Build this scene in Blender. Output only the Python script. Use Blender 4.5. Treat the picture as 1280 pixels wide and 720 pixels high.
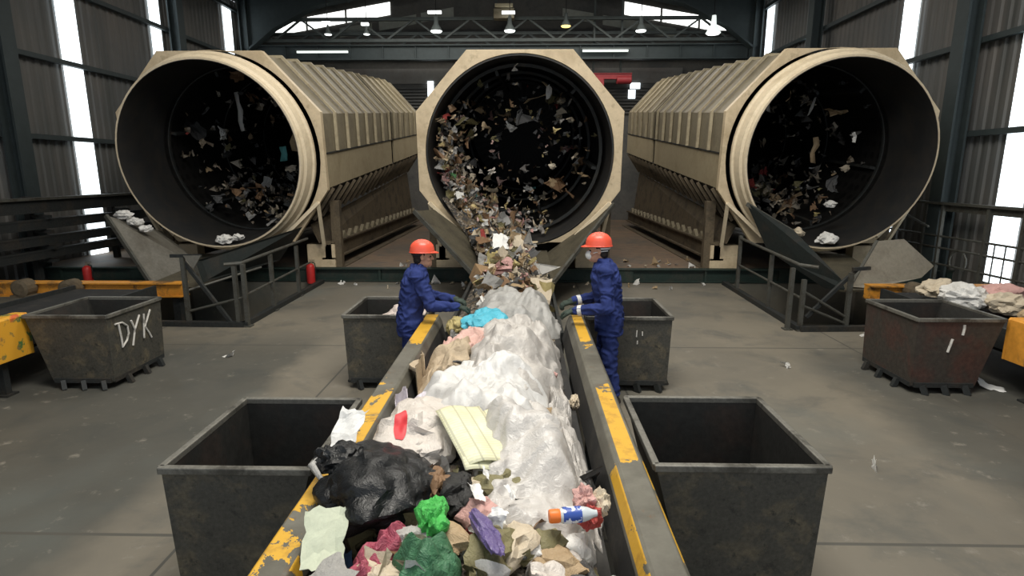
import bpy, bmesh, math, random
import numpy as np
from mathutils import Vector, Matrix, noise

for _o in list(bpy.data.objects):
    bpy.data.objects.remove(_o)
scene = bpy.context.scene
COL = scene.collection
rnd = random.Random(11)
PI = math.pi

# ------------------------------------------------------------------ camera, world, lights, exposure
cam_data = bpy.data.cameras.new('camera')
cam = bpy.data.objects.new('camera', cam_data)
COL.objects.link(cam)
cam.location = (0, 0, 2.4)
cam_data.sensor_width = 36
cam_data.lens = 36 * 715 / 1280
cam_data.clip_end = 200
cam.rotation_euler = (math.radians(90 - 11.464), 0, math.radians(1.178))
scene.camera = cam

scene.view_settings.view_transform = 'Standard'
scene.view_settings.look = 'None'
scene.view_settings.exposure = 0.0
scene.view_settings.gamma = 1.0
scene.view_settings.use_curve_mapping = False

world = bpy.data.worlds.new('overcast_sky')
scene.world = world
world.use_nodes = True
world.node_tree.nodes['Background'].inputs[0].default_value = (0.86, 0.93, 1.0, 1)
world.node_tree.nodes['Background'].inputs[1].default_value = .9


def area(name, loc, rot, sx, sy, power, color):
    l = bpy.data.lights.new(name, 'AREA')
    l.shape = 'RECTANGLE'
    l.size, l.size_y, l.energy, l.color = sx, sy, power, color
    o = bpy.data.objects.new(name, l)
    COL.objects.link(o)
    o.location, o.rotation_euler = loc, rot
    return o


# daylight coming down through the roof lights of the hall, one per bay
area('roof_daylight_near', (0.4, 3.2, 9.0), (math.radians(10), 0, 0), 5.5, 3.0, 1020, (1.0, 0.95, 0.86))
area('roof_daylight_middle', (-0.5, 9.5, 8.9), (0, 0, 0), 10, 2.2, 430, (1.0, 0.95, 0.86))
area('roof_daylight_far', (-0.5, 21, 8.4), (0, 0, 0), 12, 2.2, 620, (1.0, 0.95, 0.88))


# ------------------------------------------------------------------ material helpers
class NT:
    def __init__(self, name):
        self.m = bpy.data.materials.new(name)
        self.m.use_nodes = True
        self.t = self.m.node_tree
        self.b = self.t.nodes['Principled BSDF']
        self._oc = None

    def n(self, kind, **kw):
        x = self.t.nodes.new(kind)
        for k, v in kw.items():
            setattr(x, k, v)
        return x

    def l(self, a, b):
        self.t.links.new(a, b)

    def coord(self):
        if self._oc is None:
            self._oc = self.n('ShaderNodeTexCoord')
        return self._oc.outputs['Object']

    def geo(self):
        return self.n('ShaderNodeNewGeometry').outputs['Position']

    def noise(self, scale, detail=4, rough=.55, src=None, dist=0.0, stretch=None):
        x = self.n('ShaderNodeTexNoise')
        x.inputs['Scale'].default_value = scale
        x.inputs['Detail'].default_value = detail
        x.inputs['Roughness'].default_value = rough
        x.inputs['Distortion'].default_value = dist
        s = src or self.coord()
        if stretch:
            mp = self.n('ShaderNodeMapping')
            mp.inputs['Scale'].default_value = stretch
            self.l(s, mp.inputs['Vector'])
            s = mp.outputs[0]
        self.l(s, x.inputs['Vector'])
        return x.outputs['Fac']

    def ramp(self, f, a, b):
        x = self.n('ShaderNodeMapRange')
        x.inputs['From Min'].default_value = a
        x.inputs['From Max'].default_value = b
        self.l(f, x.inputs['Value'])
        return x.outputs['Result']

    def math(self, op, a, b=None):
        x = self.n('ShaderNodeMath', operation=op)
        for i, v in enumerate((a, b)):
            if v is None:
                continue
            if isinstance(v, (int, float)):
                x.inputs[i].default_value = v
            else:
                self.l(v, x.inputs[i])
        return x.outputs[0]

    def mix(self, f, a, b):
        x = self.n('ShaderNodeMix', data_type='RGBA')
        if isinstance(f, (int, float)):
            x.inputs['Factor'].default_value = f
        else:
            self.l(f, x.inputs['Factor'])
        for key, v in (('A', a), ('B', b)):
            sock = [s for s in x.inputs if s.name == key and s.type == 'RGBA'][0]
            if isinstance(v, tuple):
                sock.default_value = (*v, 1) if len(v) == 3 else v
            else:
                self.l(v, sock)
        return [s for s in x.outputs if s.type == 'RGBA'][0]

    def bump(self, f, strength=.3, dist=.02):
        x = self.n('ShaderNodeBump')
        x.inputs['Strength'].default_value = strength
        x.inputs['Distance'].default_value = dist
        self.l(f, x.inputs['Height'])
        self.l(x.outputs[0], self.b.inputs['Normal'])

    def done(self, color, rough=.6, metal=0.0, spec=.5):
        if isinstance(color, tuple):
            self.b.inputs['Base Color'].default_value = (*color, 1)
        else:
            self.l(color, self.b.inputs['Base Color'])
        if isinstance(rough, (int, float)):
            self.b.inputs['Roughness'].default_value = rough
        else:
            self.l(rough, self.b.inputs['Roughness'])
        self.b.inputs['Metallic'].default_value = metal
        self.b.inputs['Specular IOR Level'].default_value = spec
        return self.m


def worn(name, base, dirt, scale=3.0, lo=.5, hi=.68, rough=.6, metal=0.0, fine=.25, bump=.15, spec=.4, stretch=None, dirt2=None):
    """a painted or bare surface with patches of wear"""
    k = NT(name)
    a = k.ramp(k.noise(scale, 6, .65, dist=.4, stretch=stretch), lo, hi)
    c = k.mix(a, base, dirt)
    if dirt2:
        a2 = k.ramp(k.noise(scale * 3.3, 5, .7), .56, .66)
        c = k.mix(a2, c, dirt2)
    f = k.noise(scale * 9, 3, .7)
    v = k.n('ShaderNodeHueSaturation')
    k.l(k.ramp(f, -fine * 0 + 0.0, 1.0), v.inputs['Value'])
    mr = k.n('ShaderNodeMapRange')
    mr.inputs['From Min'].default_value = .25
    mr.inputs['From Max'].default_value = .75
    mr.inputs['To Min'].default_value = 1 - fine
    mr.inputs['To Max'].default_value = 1 + fine
    k.l(f, mr.inputs['Value'])
    k.l(mr.outputs[0], v.inputs['Value'])
    k.l(c, v.inputs['Color'])
    if bump:
        k.bump(k.noise(scale * 5, 5, .65), bump, .01)
    return k.done(v.outputs[0], rough, metal, spec)


def plain(name, c, rough=.6, metal=0.0, spec=.4, var=.12, scale=6):
    k = NT(name)
    f = k.noise(scale, 4, .6)
    lo = tuple(max(0, x * (1 - var)) for x in c)
    hi = tuple(min(1, x * (1 + var)) for x in c)
    return k.done(k.mix(k.ramp(f, .3, .7), lo, hi), rough, metal, spec)


def glow(name, c, s):
    k = NT(name)
    k.b.inputs['Emission Color'].default_value = (*c, 1)
    k.b.inputs['Emission Strength'].default_value = s
    return k.done(tuple(x * .8 for x in c), .5)


M = {}
M['bin'] = worn('bin_steel', (.058, .056, .047), (.115, .098, .066), 4.5, .50, .66, .55, .1, .35, .25, .45, dirt2=(.030, .030, .026))
M['bin_inner_shade'] = worn('shaded_bin_steel', (.026, .026, .024), (.042, .031, .026), 2.2, .5, .68, .6, .2, .3, .25, .4)  # bin steel darkened: the shade inside the bins is put into the colour
M['bin_rust'] = worn('bin_rusty_steel', (.052, .045, .038), (.074, .040, .032), 2.4, .46, .62, .6, .2, .3, .25, .4)
M['bin_rim'] = worn('bin_rim_steel', (.16, .155, .135), (.06, .057, .048), 5, .5, .66, .5, .35, .25, .2, .5)
M['chalk'] = worn('chalk_paint', (.58, .56, .52), (.22, .21, .19), 14, .52, .66, .8, 0, .2, 0)
M['cream'] = worn('cream_paint', (.60, .49, .33), (.40, .31, .19), 1.4, .50, .75, .5, 0, .10, .08, .45, dirt2=(.46, .37, .24))
M['cream_pale'] = worn('pale_cream_paint', (.66, .56, .40), (.45, .36, .23), 1.8, .52, .78, .5, 0, .10, .08, .45)
M['olive'] = worn('olive_cover_paint', (.215, .185, .125), (.155, .132, .09), 1.6, .48, .70, .6, 0, .14, .10, .35)
M['olive_rib'] = worn('olive_rib_paint', (.40, .345, .235), (.27, .225, .15), 2, .48, .70, .6, 0, .12, .08, .35)
M['brown'] = worn('brown_underframe', (.125, .098, .064), (.06, .048, .034), 2.5, .48, .66, .7, .1, .25, .15, .3)
M['dark'] = worn('dark_machine_steel', (.030, .033, .033), (.055, .047, .038), 3, .5, .68, .6, .3, .3, .15, .4)
M['green_dark'] = worn('dark_green_beam', (.020, .036, .030), (.045, .045, .036), 3, .5, .7, .6, .1, .25, .15, .35)
M['rail_grey'] = worn('handrail_steel', (.088, .088, .077), (.055, .048, .037), 6, .5, .66, .55, .3, .25, .1, .4)
M['plate'] = worn('chute_plate_steel', (.160, .152, .130), (.10, .09, .072), 2, .46, .70, .55, .15, .18, .12, .4, stretch=(1, 1, .4))
M['plate_pale'] = worn('pale_chute_steel', (.27, .245, .195), (.18, .155, .12), 2, .46, .70, .55, .1, .15, .1, .4)
M['plate_dark'] = worn('dark_chute_steel', (.018, .023, .022), (.034, .031, .026), 2.5, .5, .70, .6, .2, .25, .12, .4)
M['plate_olive'] = worn('olive_chute_steel', (.095, .084, .058), (.055, .048, .036), 2.2, .46, .68, .6, .1, .25, .15, .35)
M['belt'] = worn('rubber_belt', (.022, .022, .022), (.04, .037, .032), 4, .5, .7, .75, 0, .3, .1, .3)
M['frame_col'] = plain('portal_frame_paint', (.036, .048, .050), .6, .1)
M['truss'] = plain('truss_paint', (.085, .10, .097), .6, .1)
M['orange'] = worn('orange_beam_paint', (.62, .27, .035), (.16, .09, .035), 2.2, .52, .60, .55, 0, .15, .1)
M['graffiti'] = None
M['red'] = plain('red_paint', (.50, .030, .028), .4)
M['hoist_red'] = plain('hoist_red_paint', (.30, .030, .035), .5)
M['black'] = plain('black_rubber', (.012, .012, .012), .6)
M['brass'] = plain('valve_metal', (.35, .30, .22), .4, .7)
M['window'] = glow('daylit_translucent_sheet', (.86, .95, 1.0), 2.6)
M['clerestory'] = glow('daylit_clerestory_sheet', (.96, .98, .95), 2.2)
M['tube'] = glow('tube_light', (.86, .95, .90), .9)
M['lamp'] = glow('lamp_light', (.95, 1.0, .98), 2.6)
M['lamp_warm'] = glow('warm_lamp_light', (1.0, .72, .22), 2.2)


def sheet_mat():
    k = NT('wall_sheet')
    a = k.ramp(k.noise(.35, 5, .6, src=k.geo()), .38, .66)
    c = k.mix(a, (.110, .113, .112), (.150, .138, .124))
    s = k.ramp(k.noise(2.2, 5, .65, src=k.geo(), stretch=(1, 1, .08)), .45, .75)
    c = k.mix(s, c, (.078, .082, .078))
    return k.done(c, .6, .1, .3)


M['sheet'] = sheet_mat()
M['back_sheet'] = worn('back_wall_sheet', (.115, .11, .10), (.07, .072, .07), .9, .45, .7, .7, 0, .15, 0)
M['roof'] = plain('roof_sheet', (.05, .06, .06), .7)


def floor_mat():
    k = NT('concrete_floor')
    p = k.geo()
    a = k.ramp(k.noise(.38, 6, .62, src=p, dist=.6), .36, .66)
    c = k.mix(a, (.132, .121, .098), (.186, .166, .129))
    b = k.ramp(k.noise(1.3, 7, .68, src=p, dist=.5), .50, .72)
    c = k.mix(b, c, (.090, .090, .080))
    # the lanes beside the middle line are paler than the floor of the side lines
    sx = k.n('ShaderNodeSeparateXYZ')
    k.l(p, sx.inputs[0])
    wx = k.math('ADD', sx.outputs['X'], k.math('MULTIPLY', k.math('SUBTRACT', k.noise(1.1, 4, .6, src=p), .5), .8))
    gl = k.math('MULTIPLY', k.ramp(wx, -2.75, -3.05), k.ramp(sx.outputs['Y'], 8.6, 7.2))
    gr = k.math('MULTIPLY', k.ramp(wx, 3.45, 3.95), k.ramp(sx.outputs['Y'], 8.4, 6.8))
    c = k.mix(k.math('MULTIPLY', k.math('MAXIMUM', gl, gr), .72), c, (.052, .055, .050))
    g = k.ramp(k.noise(.22, 4, .6, src=p), .52, .70)
    c = k.mix(g, c, (.110, .126, .118))
    s = k.ramp(k.noise(5, 5, .7, src=p), .60, .72)
    c = k.mix(s, c, (.20, .185, .155))
    # casting joints
    sep = k.n('ShaderNodeSeparateXYZ')
    k.l(p, sep.inputs[0])
    for out, per, off in (('X', 3.4, 1.55), ('Y', 4.3, .35)):
        f = k.math('ABSOLUTE', k.math('SUBTRACT', k.math('FRACT', k.math('DIVIDE', k.math('ADD', sep.outputs[out], 50 + off), per)), .5))
        c = k.mix(k.math('LESS_THAN', f, .0035), c, (.075, .072, .062))
    k.bump(k.noise(9, 5, .6, src=p), .12, .01)
    r = k.ramp(k.noise(.9, 5, .6, src=p), .2, .8)
    rr = k.n('ShaderNodeMapRange')
    rr.inputs['To Min'].default_value = .42
    rr.inputs['To Max'].default_value = .75
    k.l(r, rr.inputs['Value'])
    return k.done(c, rr.outputs[0], 0, .4)


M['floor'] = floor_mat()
M['platform'] = worn('platform_concrete', (.200, .138, .092), (.130, .110, .088), .5, .42, .66, .65, 0, .2, .15, .35, dirt2=(.11, .10, .085))


def drum_mat():
    """dark perforated screen plate: round holes on the drum wall, solid towards the mouth"""
    k = NT('perforated_drum_steel')
    sep = k.n('ShaderNodeSeparateXYZ')
    k.l(k.coord(), sep.inputs[0])
    ang = k.math('ARCTAN2', sep.outputs['X'], sep.outputs['Z'])
    u = k.math('SUBTRACT', k.math('FRACT', k.math('ADD', k.math('MULTIPLY', ang, 44 / (2 * PI)), 50)), .5)
    v = k.math('SUBTRACT', k.math('FRACT', k.math('MULTIPLY', sep.outputs['Y'], 4.0)), .5)
    d = k.math('SQRT', k.math('ADD', k.math('MULTIPLY', u, u), k.math('MULTIPLY', v, v)))
    hole = k.math('MULTIPLY', k.math('LESS_THAN', d, .3), k.math('GREATER_THAN', sep.outputs['Y'], .9))
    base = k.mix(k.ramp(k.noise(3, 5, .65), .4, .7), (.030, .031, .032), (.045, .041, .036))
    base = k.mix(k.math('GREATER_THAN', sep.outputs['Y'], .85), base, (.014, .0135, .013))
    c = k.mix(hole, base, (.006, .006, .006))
    k.bump(k.noise(8, 4, .6), .25, .02)
    return k.done(c, .5, .3, .4)


M['drum'] = drum_mat()


def rail_mat(name, ranges_top, side_from, side_thr, x_lim):
    """grey steel channel with what is left of its yellow paint; coordinates are the rail's own metres"""
    k = NT(name)
    sep = k.n('ShaderNodeSeparateXYZ')
    k.l(k.coord(), sep.inputs[0])
    y = sep.outputs['Y']
    n1 = k.noise(3.0, 6, .7, dist=.6)
    wob = k.math('MULTIPLY', k.math('SUBTRACT', k.noise(5.5, 5, .65), .5), 1.1)
    yy = k.math('ADD', y, wob)
    mask = 0.0
    for a, b, thr in ranges_top:
        inside = k.math('MULTIPLY', k.math('GREATER_THAN', yy, a), k.math('LESS_THAN', yy, b))
        inside = k.math('MULTIPLY', inside, k.math('GREATER_THAN', n1, thr))
        mask = k.math('MAXIMUM', mask, inside)
    top = k.math('GREATER_THAN', sep.outputs['Z'], .862)
    mask = k.math('MULTIPLY', mask, top)
    inx = k.math('ABSOLUTE', sep.outputs['X'])
    mask = k.math('MULTIPLY', mask, k.math('MULTIPLY', k.math('GREATER_THAN', inx, x_lim[0]), k.math('LESS_THAN', inx, x_lim[1])))
    side = k.math('MULTIPLY', k.math('SUBTRACT', 1.0, top), k.math('GREATER_THAN', n1, side_thr))
    side = k.math('MULTIPLY', k.math('MULTIPLY', side, k.math('GREATER_THAN', sep.outputs['Z'], .795)), k.math('LESS_THAN', yy, side_from))
    mask = k.math('MAXIMUM', mask, side)
    grey = k.mix(k.ramp(k.noise(4, 6, .65), .35, .68), (.135, .130, .105), (.075, .070, .055))
    rust = k.ramp(k.noise(9, 5, .7), .60, .70)
    grey = k.mix(rust, grey, (.12, .065, .03))
    yel = k.mix(k.ramp(k.noise(7, 5, .7), .52, .7), (.58, .33, .03), (.34, .18, .025))
    k.bump(k.noise(14, 4, .6), .2, .01)
    return k.done(k.mix(mask, grey, yel), .5, 0, .45)


M['rail_l'] = rail_mat('left_rail_paint', [(5.0, 6.3, .36), (2.45, 3.25, .30), (3.2, 3.9, .45), (1.5, 2.5, .52)], 2.45, .50, (.72, .9))
M['rail_r'] = rail_mat('right_rail_paint', [(5.0, 6.3, .38), (2.85, 3.9, .38)], 2.85, .40, (.735, .838))


def graffiti_mat():
    k = NT('yellow_paint_with_colour_daubs')
    c = k.mix(k.ramp(k.noise(4.5, 4, .6), .56, .60), (.66, .33, .03), (.05, .16, .05))
    c = k.mix(k.ramp(k.noise(3.7, 4, .6, dist=.5), .60, .64), c, (.55, .10, .03))
    c = k.mix(k.ramp(k.noise(9, 5, .7), .58, .66), c, (.30, .17, .05))
    return k.done(c, .5, 0, .4)


M['graffiti'] = graffiti_mat()


# ------------------------------------------------------------------ mesh helpers
class Shape:
    """collects shapes into one mesh"""

    def __init__(self):
        self.bm = bmesh.new()

    def _add(self, verts, faces):
        vs = [self.bm.verts.new(v) for v in verts]
        for f in faces:
            try:
                self.bm.faces.new([vs[i] for i in f])
            except ValueError:
                pass
        return self

    def box(self, c, s, m=None):
        x, y, z = s[0] / 2, s[1] / 2, s[2] / 2
        p = [Vector((a * x, b * y, d * z)) for a in (-1, 1) for b in (-1, 1) for d in (-1, 1)]
        c = Vector(c)
        if m is not None:
            p = [m @ v for v in p]
        p = [v + c for v in p]
        return self._add(p, [(0, 1, 3, 2), (4, 6, 7, 5), (0, 4, 5, 1), (2, 3, 7, 6), (0, 2, 6, 4), (1, 5, 7, 3)])

    def bar(self, a, b, w, h=None):
        """rectangular bar from a to b"""
        a, b = Vector(a), Vector(b)
        h = h or w
        d = (b - a)
        t = d.normalized()
        up = Vector((0, 0, 1)) if abs(t.z) < .95 else Vector((0, 1, 0))
        s = t.cross(up).normalized()
        u = s.cross(t)
        p = [e + s * (i * w / 2) + u * (j * h / 2) for e in (a, b) for i, j in ((-1, -1), (1, -1), (1, 1), (-1, 1))]
        return self._add(p, [(3, 2, 1, 0), (4, 5, 6, 7), (0, 1, 5, 4), (1, 2, 6, 5), (2, 3, 7, 6), (3, 0, 4, 7)])

    def tube(self, pts, r, n=10):
        pts = [Vector(p) for p in pts]
        rs = r if isinstance(r, (list, tuple)) else [r] * len(pts)
        rings = []
        prev = None
        for i, p in enumerate(pts):
            t = (pts[min(i + 1, len(pts) - 1)] - pts[max(i - 1, 0)]).normalized()
            if prev is None:
                up = Vector((0, 0, 1)) if abs(t.z) < .9 else Vector((1, 0, 0))
                s = t.cross(up).normalized()
            else:
                s = (prev - t * prev.dot(t)).normalized()
            prev = s
            u = t.cross(s)
            rings.append([self.bm.verts.new(p + (s * math.cos(a) + u * math.sin(a)) * rs[i]) for a in [2 * PI * k / n for k in range(n)]])
        for A, B in zip(rings, rings[1:]):
            for k in range(n):
                self.bm.faces.new((A[k], A[(k + 1) % n], B[(k + 1) % n], B[k]))
        self.bm.faces.new(rings[0][::-1])
        self.bm.faces.new(rings[-1])
        return self

    def prism(self, poly, a, b, axis='Y'):
        """polygon (2D) extruded from a to b along axis"""
        def p3(u, v, w):
            return {'Y': (u, w, v), 'X': (w, u, v), 'Z': (u, v, w)}[axis]
        n = len(poly)
        vs = [p3(u, v, a) for u, v in poly] + [p3(u, v, b) for u, v in poly]
        fs = [tuple(range(n))[::-1], tuple(range(n, 2 * n))]
        fs += [(i, (i + 1) % n, n + (i + 1) % n, n + i) for i in range(n)]
        return self._add(vs, fs)

    def plate(self, corners, t):
        c = [Vector(p) for p in corners]
        nn = (c[1] - c[0]).cross(c[2] - c[0]).normalized() * t
        n = len(c)
        return self._add(c + [p - nn for p in c], [tuple(range(n)), tuple(range(n, 2 * n))[::-1]] + [(i, n + i, n + (i + 1) % n, (i + 1) % n) for i in range(n)])

    def lathe(self, prof, axis='Z', n=32, closed=False, c=(0, 0, 0)):
        """prof: (radius, along); closed joins last to first"""
        c = Vector(c)
        rings = []
        for r, h in prof:
            ring = []
            for k in range(n):
                a = 2 * PI * k / n
                x, y = r * math.cos(a), r * math.sin(a)
                ring.append(self.bm.verts.new(c + Vector({'Z': (x, y, h), 'Y': (x, h, y), 'X': (h, x, y)}[axis])))
            rings.append(ring)
        pairs = list(zip(rings, rings[1:])) + ([(rings[-1], rings[0])] if closed else [])
        for A, B in pairs:
            for k in range(n):
                self.bm.faces.new((A[k], A[(k + 1) % n], B[(k + 1) % n], B[k]))
        if not closed:
            if prof[0][0] > 1e-4:
                self.bm.faces.new(rings[0][::-1])
            if prof[-1][0] > 1e-4:
                self.bm.faces.new(rings[-1])
        return self

    def build(self, name, mat, parent=None, loc=(0, 0, 0), rot=(0, 0, 0), bevel=0, smooth=None):
        bmesh.ops.remove_doubles(self.bm, verts=self.bm.verts, dist=1e-5)
        bmesh.ops.recalc_face_normals(self.bm, faces=self.bm.faces)
        me = bpy.data.meshes.new(name)
        self.bm.to_mesh(me)
        self.bm.free()
        return link(name, me, mat, parent, loc, rot, bevel, smooth)


def link(name, me, mat, parent=None, loc=(0, 0, 0), rot=(0, 0, 0), bevel=0, smooth=None):
    if mat is not None:
        me.materials.append(mat)
    o = bpy.data.objects.new(name, me)
    COL.objects.link(o)
    o.parent = parent
    o.location, o.rotation_euler = loc, rot
    if smooth is not None:
        me.polygons.foreach_set('use_smooth', [True] * len(me.polygons))
        try:
            me.set_sharp_from_angle(angle=math.radians(smooth))
        except Exception:
            pass
    if bevel:
        b = o.modifiers.new('bevel', 'BEVEL')
        b.width, b.segments, b.limit_method, b.angle_limit = bevel, 2, 'ANGLE', math.radians(40)
    return o


def tag(o, label, cat, group=None, kind=None):
    o['label'], o['category'] = label, cat
    if group:
        o['group'] = group
    if kind:
        o['kind'] = kind
    return o


def thing(name, label, cat, loc=(0, 0, 0), rz=0.0, group=None):
    o = bpy.data.objects.new(name, None)
    COL.objects.link(o)
    o.location, o.rotation_euler = loc, (0, 0, rz)
    return tag(o, label, cat, group)


def structure(o):
    o['kind'] = 'structure'
    return o


def copy_tree(o, parent=None):
    c = o.copy()
    COL.objects.link(c)
    c.parent = parent
    for ch in list(o.children):
        copy_tree(ch, c)
    return c


# ------------------------------------------------------------------ the hall
XL, XR, YB, YF = -11.3, 9.3, 26.0, -3.0
RIDGE_X, EAVE, RIDGE = -1.0, 8.9, 10.75
PIT_L, PIT_R = (-7.45, -4.5), (4.42, 7.3)
PIT_Y = (8.75, 12.45)


def build_floor():
    s = Shape()
    xs = [XL, PIT_L[0], PIT_L[1], PIT_R[0], PIT_R[1], XR]
    ys = [YF, PIT_Y[0], PIT_Y[1], YB]
    for i in range(5):
        for j in range(3):
            if j == 1 and i in (1, 3):
                x0, x1, y0, y1, d = xs[i], xs[i + 1], ys[j], ys[j + 1], -.9
                s._add([(x0, y0, 0), (x1, y0, 0), (x1, y1, 0), (x0, y1, 0), (x0, y0, d), (x1, y0, d), (x1, y1, d), (x0, y1, d)],
                       [(0, 4, 5, 1), (1, 5, 6, 2), (2, 6, 7, 3), (3, 7, 4, 0), (4, 7, 6, 5)])
                continue
            s._add([(xs[i], ys[j], 0), (xs[i + 1], ys[j], 0), (xs[i + 1], ys[j + 1], 0), (xs[i], ys[j + 1], 0)], [(0, 1, 2, 3)])
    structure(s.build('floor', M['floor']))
    structure(Shape().box(((XL + XR) / 2, (12.6 + YB) / 2, .14), (XR - XL, YB - 12.6, .28)).build('floor_platform', M['platform']))


build_floor()


def corrugated(a, b, z0, z1, pitch=.24, depth=.035):
    """profiled sheet standing from a to b (2D points), ribs towards the left of a->b"""
    s = Shape()
    a, b = Vector(a), Vector(b)
    L = (b - a).length
    t = (b - a) / L
    nrm = Vector((-t.y, t.x))
    n = int(L / pitch)
    pts = []
    for k in range(n):
        for f, h in ((0, 0), (.35, 0), (.5, 1), (.85, 1)):
            pts.append(a + t * ((k + f) * pitch) + nrm * (h * depth))
    pts.append(b)
    lo = [s.bm.verts.new((p.x, p.y, z0)) for p in pts]
    hi = [s.bm.verts.new((p.x, p.y, z1)) for p in pts]
    for i in range(len(pts) - 1):
        s.bm.faces.new((lo[i], lo[i + 1], hi[i + 1], hi[i]))
    return s


structure(corrugated((XL, YF), (XL, YB), 0, EAVE).build('wall_left', M['sheet']))
structure(corrugated((XR, YB), (XR, YF), 0, EAVE).build('wall_right', M['sheet']))
s = Shape().prism([(XL, 0), (XR, 0), (XR, EAVE), (RIDGE_X, RIDGE), (XL, EAVE)], YB, YB + .08)
structure(s.build('wall_back', M['back_sheet']))
s = Shape()
for x0, z0, x1, z1 in ((XL, EAVE, RIDGE_X, RIDGE), (RIDGE_X, RIDGE, XR, EAVE)):
    s._add([(x0, YF, z0), (x1, YF, z1), (x1, YB, z1), (x0, YB, z0)], [(0, 1, 2, 3)])
structure(s.build('ceiling', M['roof']))

win = 0
for x, yc, w, z0, z1 in ((XL, 14.85, .62, .25, 8.6), (XL, 18.45, .5, .25, 8.6), (XL, 23.0, .62, .25, 8.6), (XL, 12.88, .36, 1.82, 3.05),
                         (XR, 14.92, .58, .25, 8.6), (XR, 11.2, .6, .25, 8.6), (XR, 19.9, .58, .25, 8.6), (XR, 23.3, .6, .25, 8.6), (XR, 12.98, .28, 1.78, 3.0)):
    win += 1
    off = .05 if x < 0 else -.05
    structure(Shape().box((x + off, yc, (z0 + z1) / 2), (.02, w, z1 - z0)).build('window_%d' % win, M['window']))

# girts along the side walls
k = 0
for x, zs in ((XL + .13, (3.2, 5.0, 6.75, 8.5)), (XR - .13, (3.17, 4.98, 6.7, 8.5))):
    for z in zs:
        k += 1
        structure(Shape().box((x, (YF + YB) / 2, z), (.13, YB - YF, .11)).build('trim_%d' % k, M['frame_col']))

# portal frames: columns and haunched rafters
for y, w in ((-.6, .38), (5.9, .38), (12.5, .36), (19.0, .34), (23.7, .40)):
    k += 1
    s = Shape()
    hd = 1.0 if y > 22 else .45
    for x, sg in ((XL + .1, 1), (XR - .1, -1)):
        x += sg * .12
        s.box((x + sg * .30, y, EAVE / 2), (.05, w, EAVE))
        s.box((x + sg * .02, y, EAVE / 2), (.05, w, EAVE))
        s.box((x + sg * .16, y, EAVE / 2), (.28, .05, EAVE))
        s.box((x + sg * .16, y, .03), (.5, w + .1, .06))
        dz = (RIDGE - EAVE)
        hx = sg * 3.0
        run = RIDGE_X - x
        def zt(xx):
            return EAVE - .06 + dz * abs(xx - x) / abs(run)
        s.prism([(x, zt(x)), (RIDGE_X, zt(RIDGE_X)), (RIDGE_X, zt(RIDGE_X) - .62), (x + hx, zt(x + hx) - .66), (x + hx * .45, zt(x) - .35 - .55 * hd), (x + sg * .3, zt(x) - .4 - 1.3 * hd), (x, zt(x) - .4 - 1.3 * hd)], y - .06, y + .06)
        s.prism([(RIDGE_X, zt(RIDGE_X) - .62), (x + hx, zt(x + hx) - .66), (x + hx * .45, zt(x) - .35 - .55 * hd), (x + sg * .3, zt(x) - .4 - 1.3 * hd),
                 (x + sg * .3, zt(x) - .48 - 1.3 * hd), (x + hx * .45, zt(x) - .43 - .55 * hd), (x + hx, zt(x + hx) - .74), (RIDGE_X, zt(RIDGE_X) - .70)], y - w / 2, y + w / 2)
    structure(s.build('trim_%d' % k, M['frame_col']))
# purlins
for i in range(1, 8):
    for side in (-1, 1):
        x = RIDGE_X + (XL - RIDGE_X if side < 0 else XR - RIDGE_X) * (i / 8)
        z = RIDGE - (RIDGE - EAVE) * i / 8 - .1
        k += 1
        structure(Shape().box((x, (YF + YB) / 2, z), (.08, YB - YF, .16)).build('trim_%d' % k, M['frame_col']))
# gable lights following the roof slope
for X0, Z0, X1, Z1 in ((-10.75, 8.62, -9.35, 8.84), (-9.25, 8.86, -7.65, 9.12), (-7.55, 9.14, -5.7, 9.44), (4.2, 9.40, 5.7, 9.13), (5.8, 9.11, 7.3, 8.86), (7.4, 8.84, 8.6, 8.64)):
    win += 1
    h = .50
    o = Shape().prism([(X0, Z0 - h), (X1, Z1 - h), (X1, Z1), (X0, Z0)], YB - .03, YB - .01)
    structure(o.build('window_%d' % win, M['clerestory']))
for X0, Z0, X1, Z1 in ((-7.9, 8.42, -6.5, 8.62), (-6.2, 8.68, -4.6, 8.95), (-4.4, 9.0, -3.0, 9.22), (1.6, 9.16, 3.0, 8.94), (3.3, 8.88, 4.8, 8.64), (5.0, 8.55, 6.4, 8.34)):
    win += 1
    o = Shape().prism([(X0, Z0 - .38), (X1, Z1 - .38), (X1, Z1), (X0, Z0)], YB - .03, YB - .01)
    structure(o.build('window_%d' % win, plain('dull_gable_sheet_%d' % win, (.33, .34, .30), .7)))

# ------------------------------------------------------------------ trommel screens
TILT = math.radians(5.64)
DRUM_Y, DRUM_Z = 11.8, 2.75
OCT = [(2.05, -.72), (2.05, .82), (1.02, 1.95), (-1.02, 1.95), (-2.05, .82), (-2.05, -.72), (-1.25, -1.80), (1.25, -1.80)]


def octagon(scale=1.0, dx=0, dz=0):
    return [(x * scale + dx, z * scale + dz) for x, z in OCT]


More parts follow.
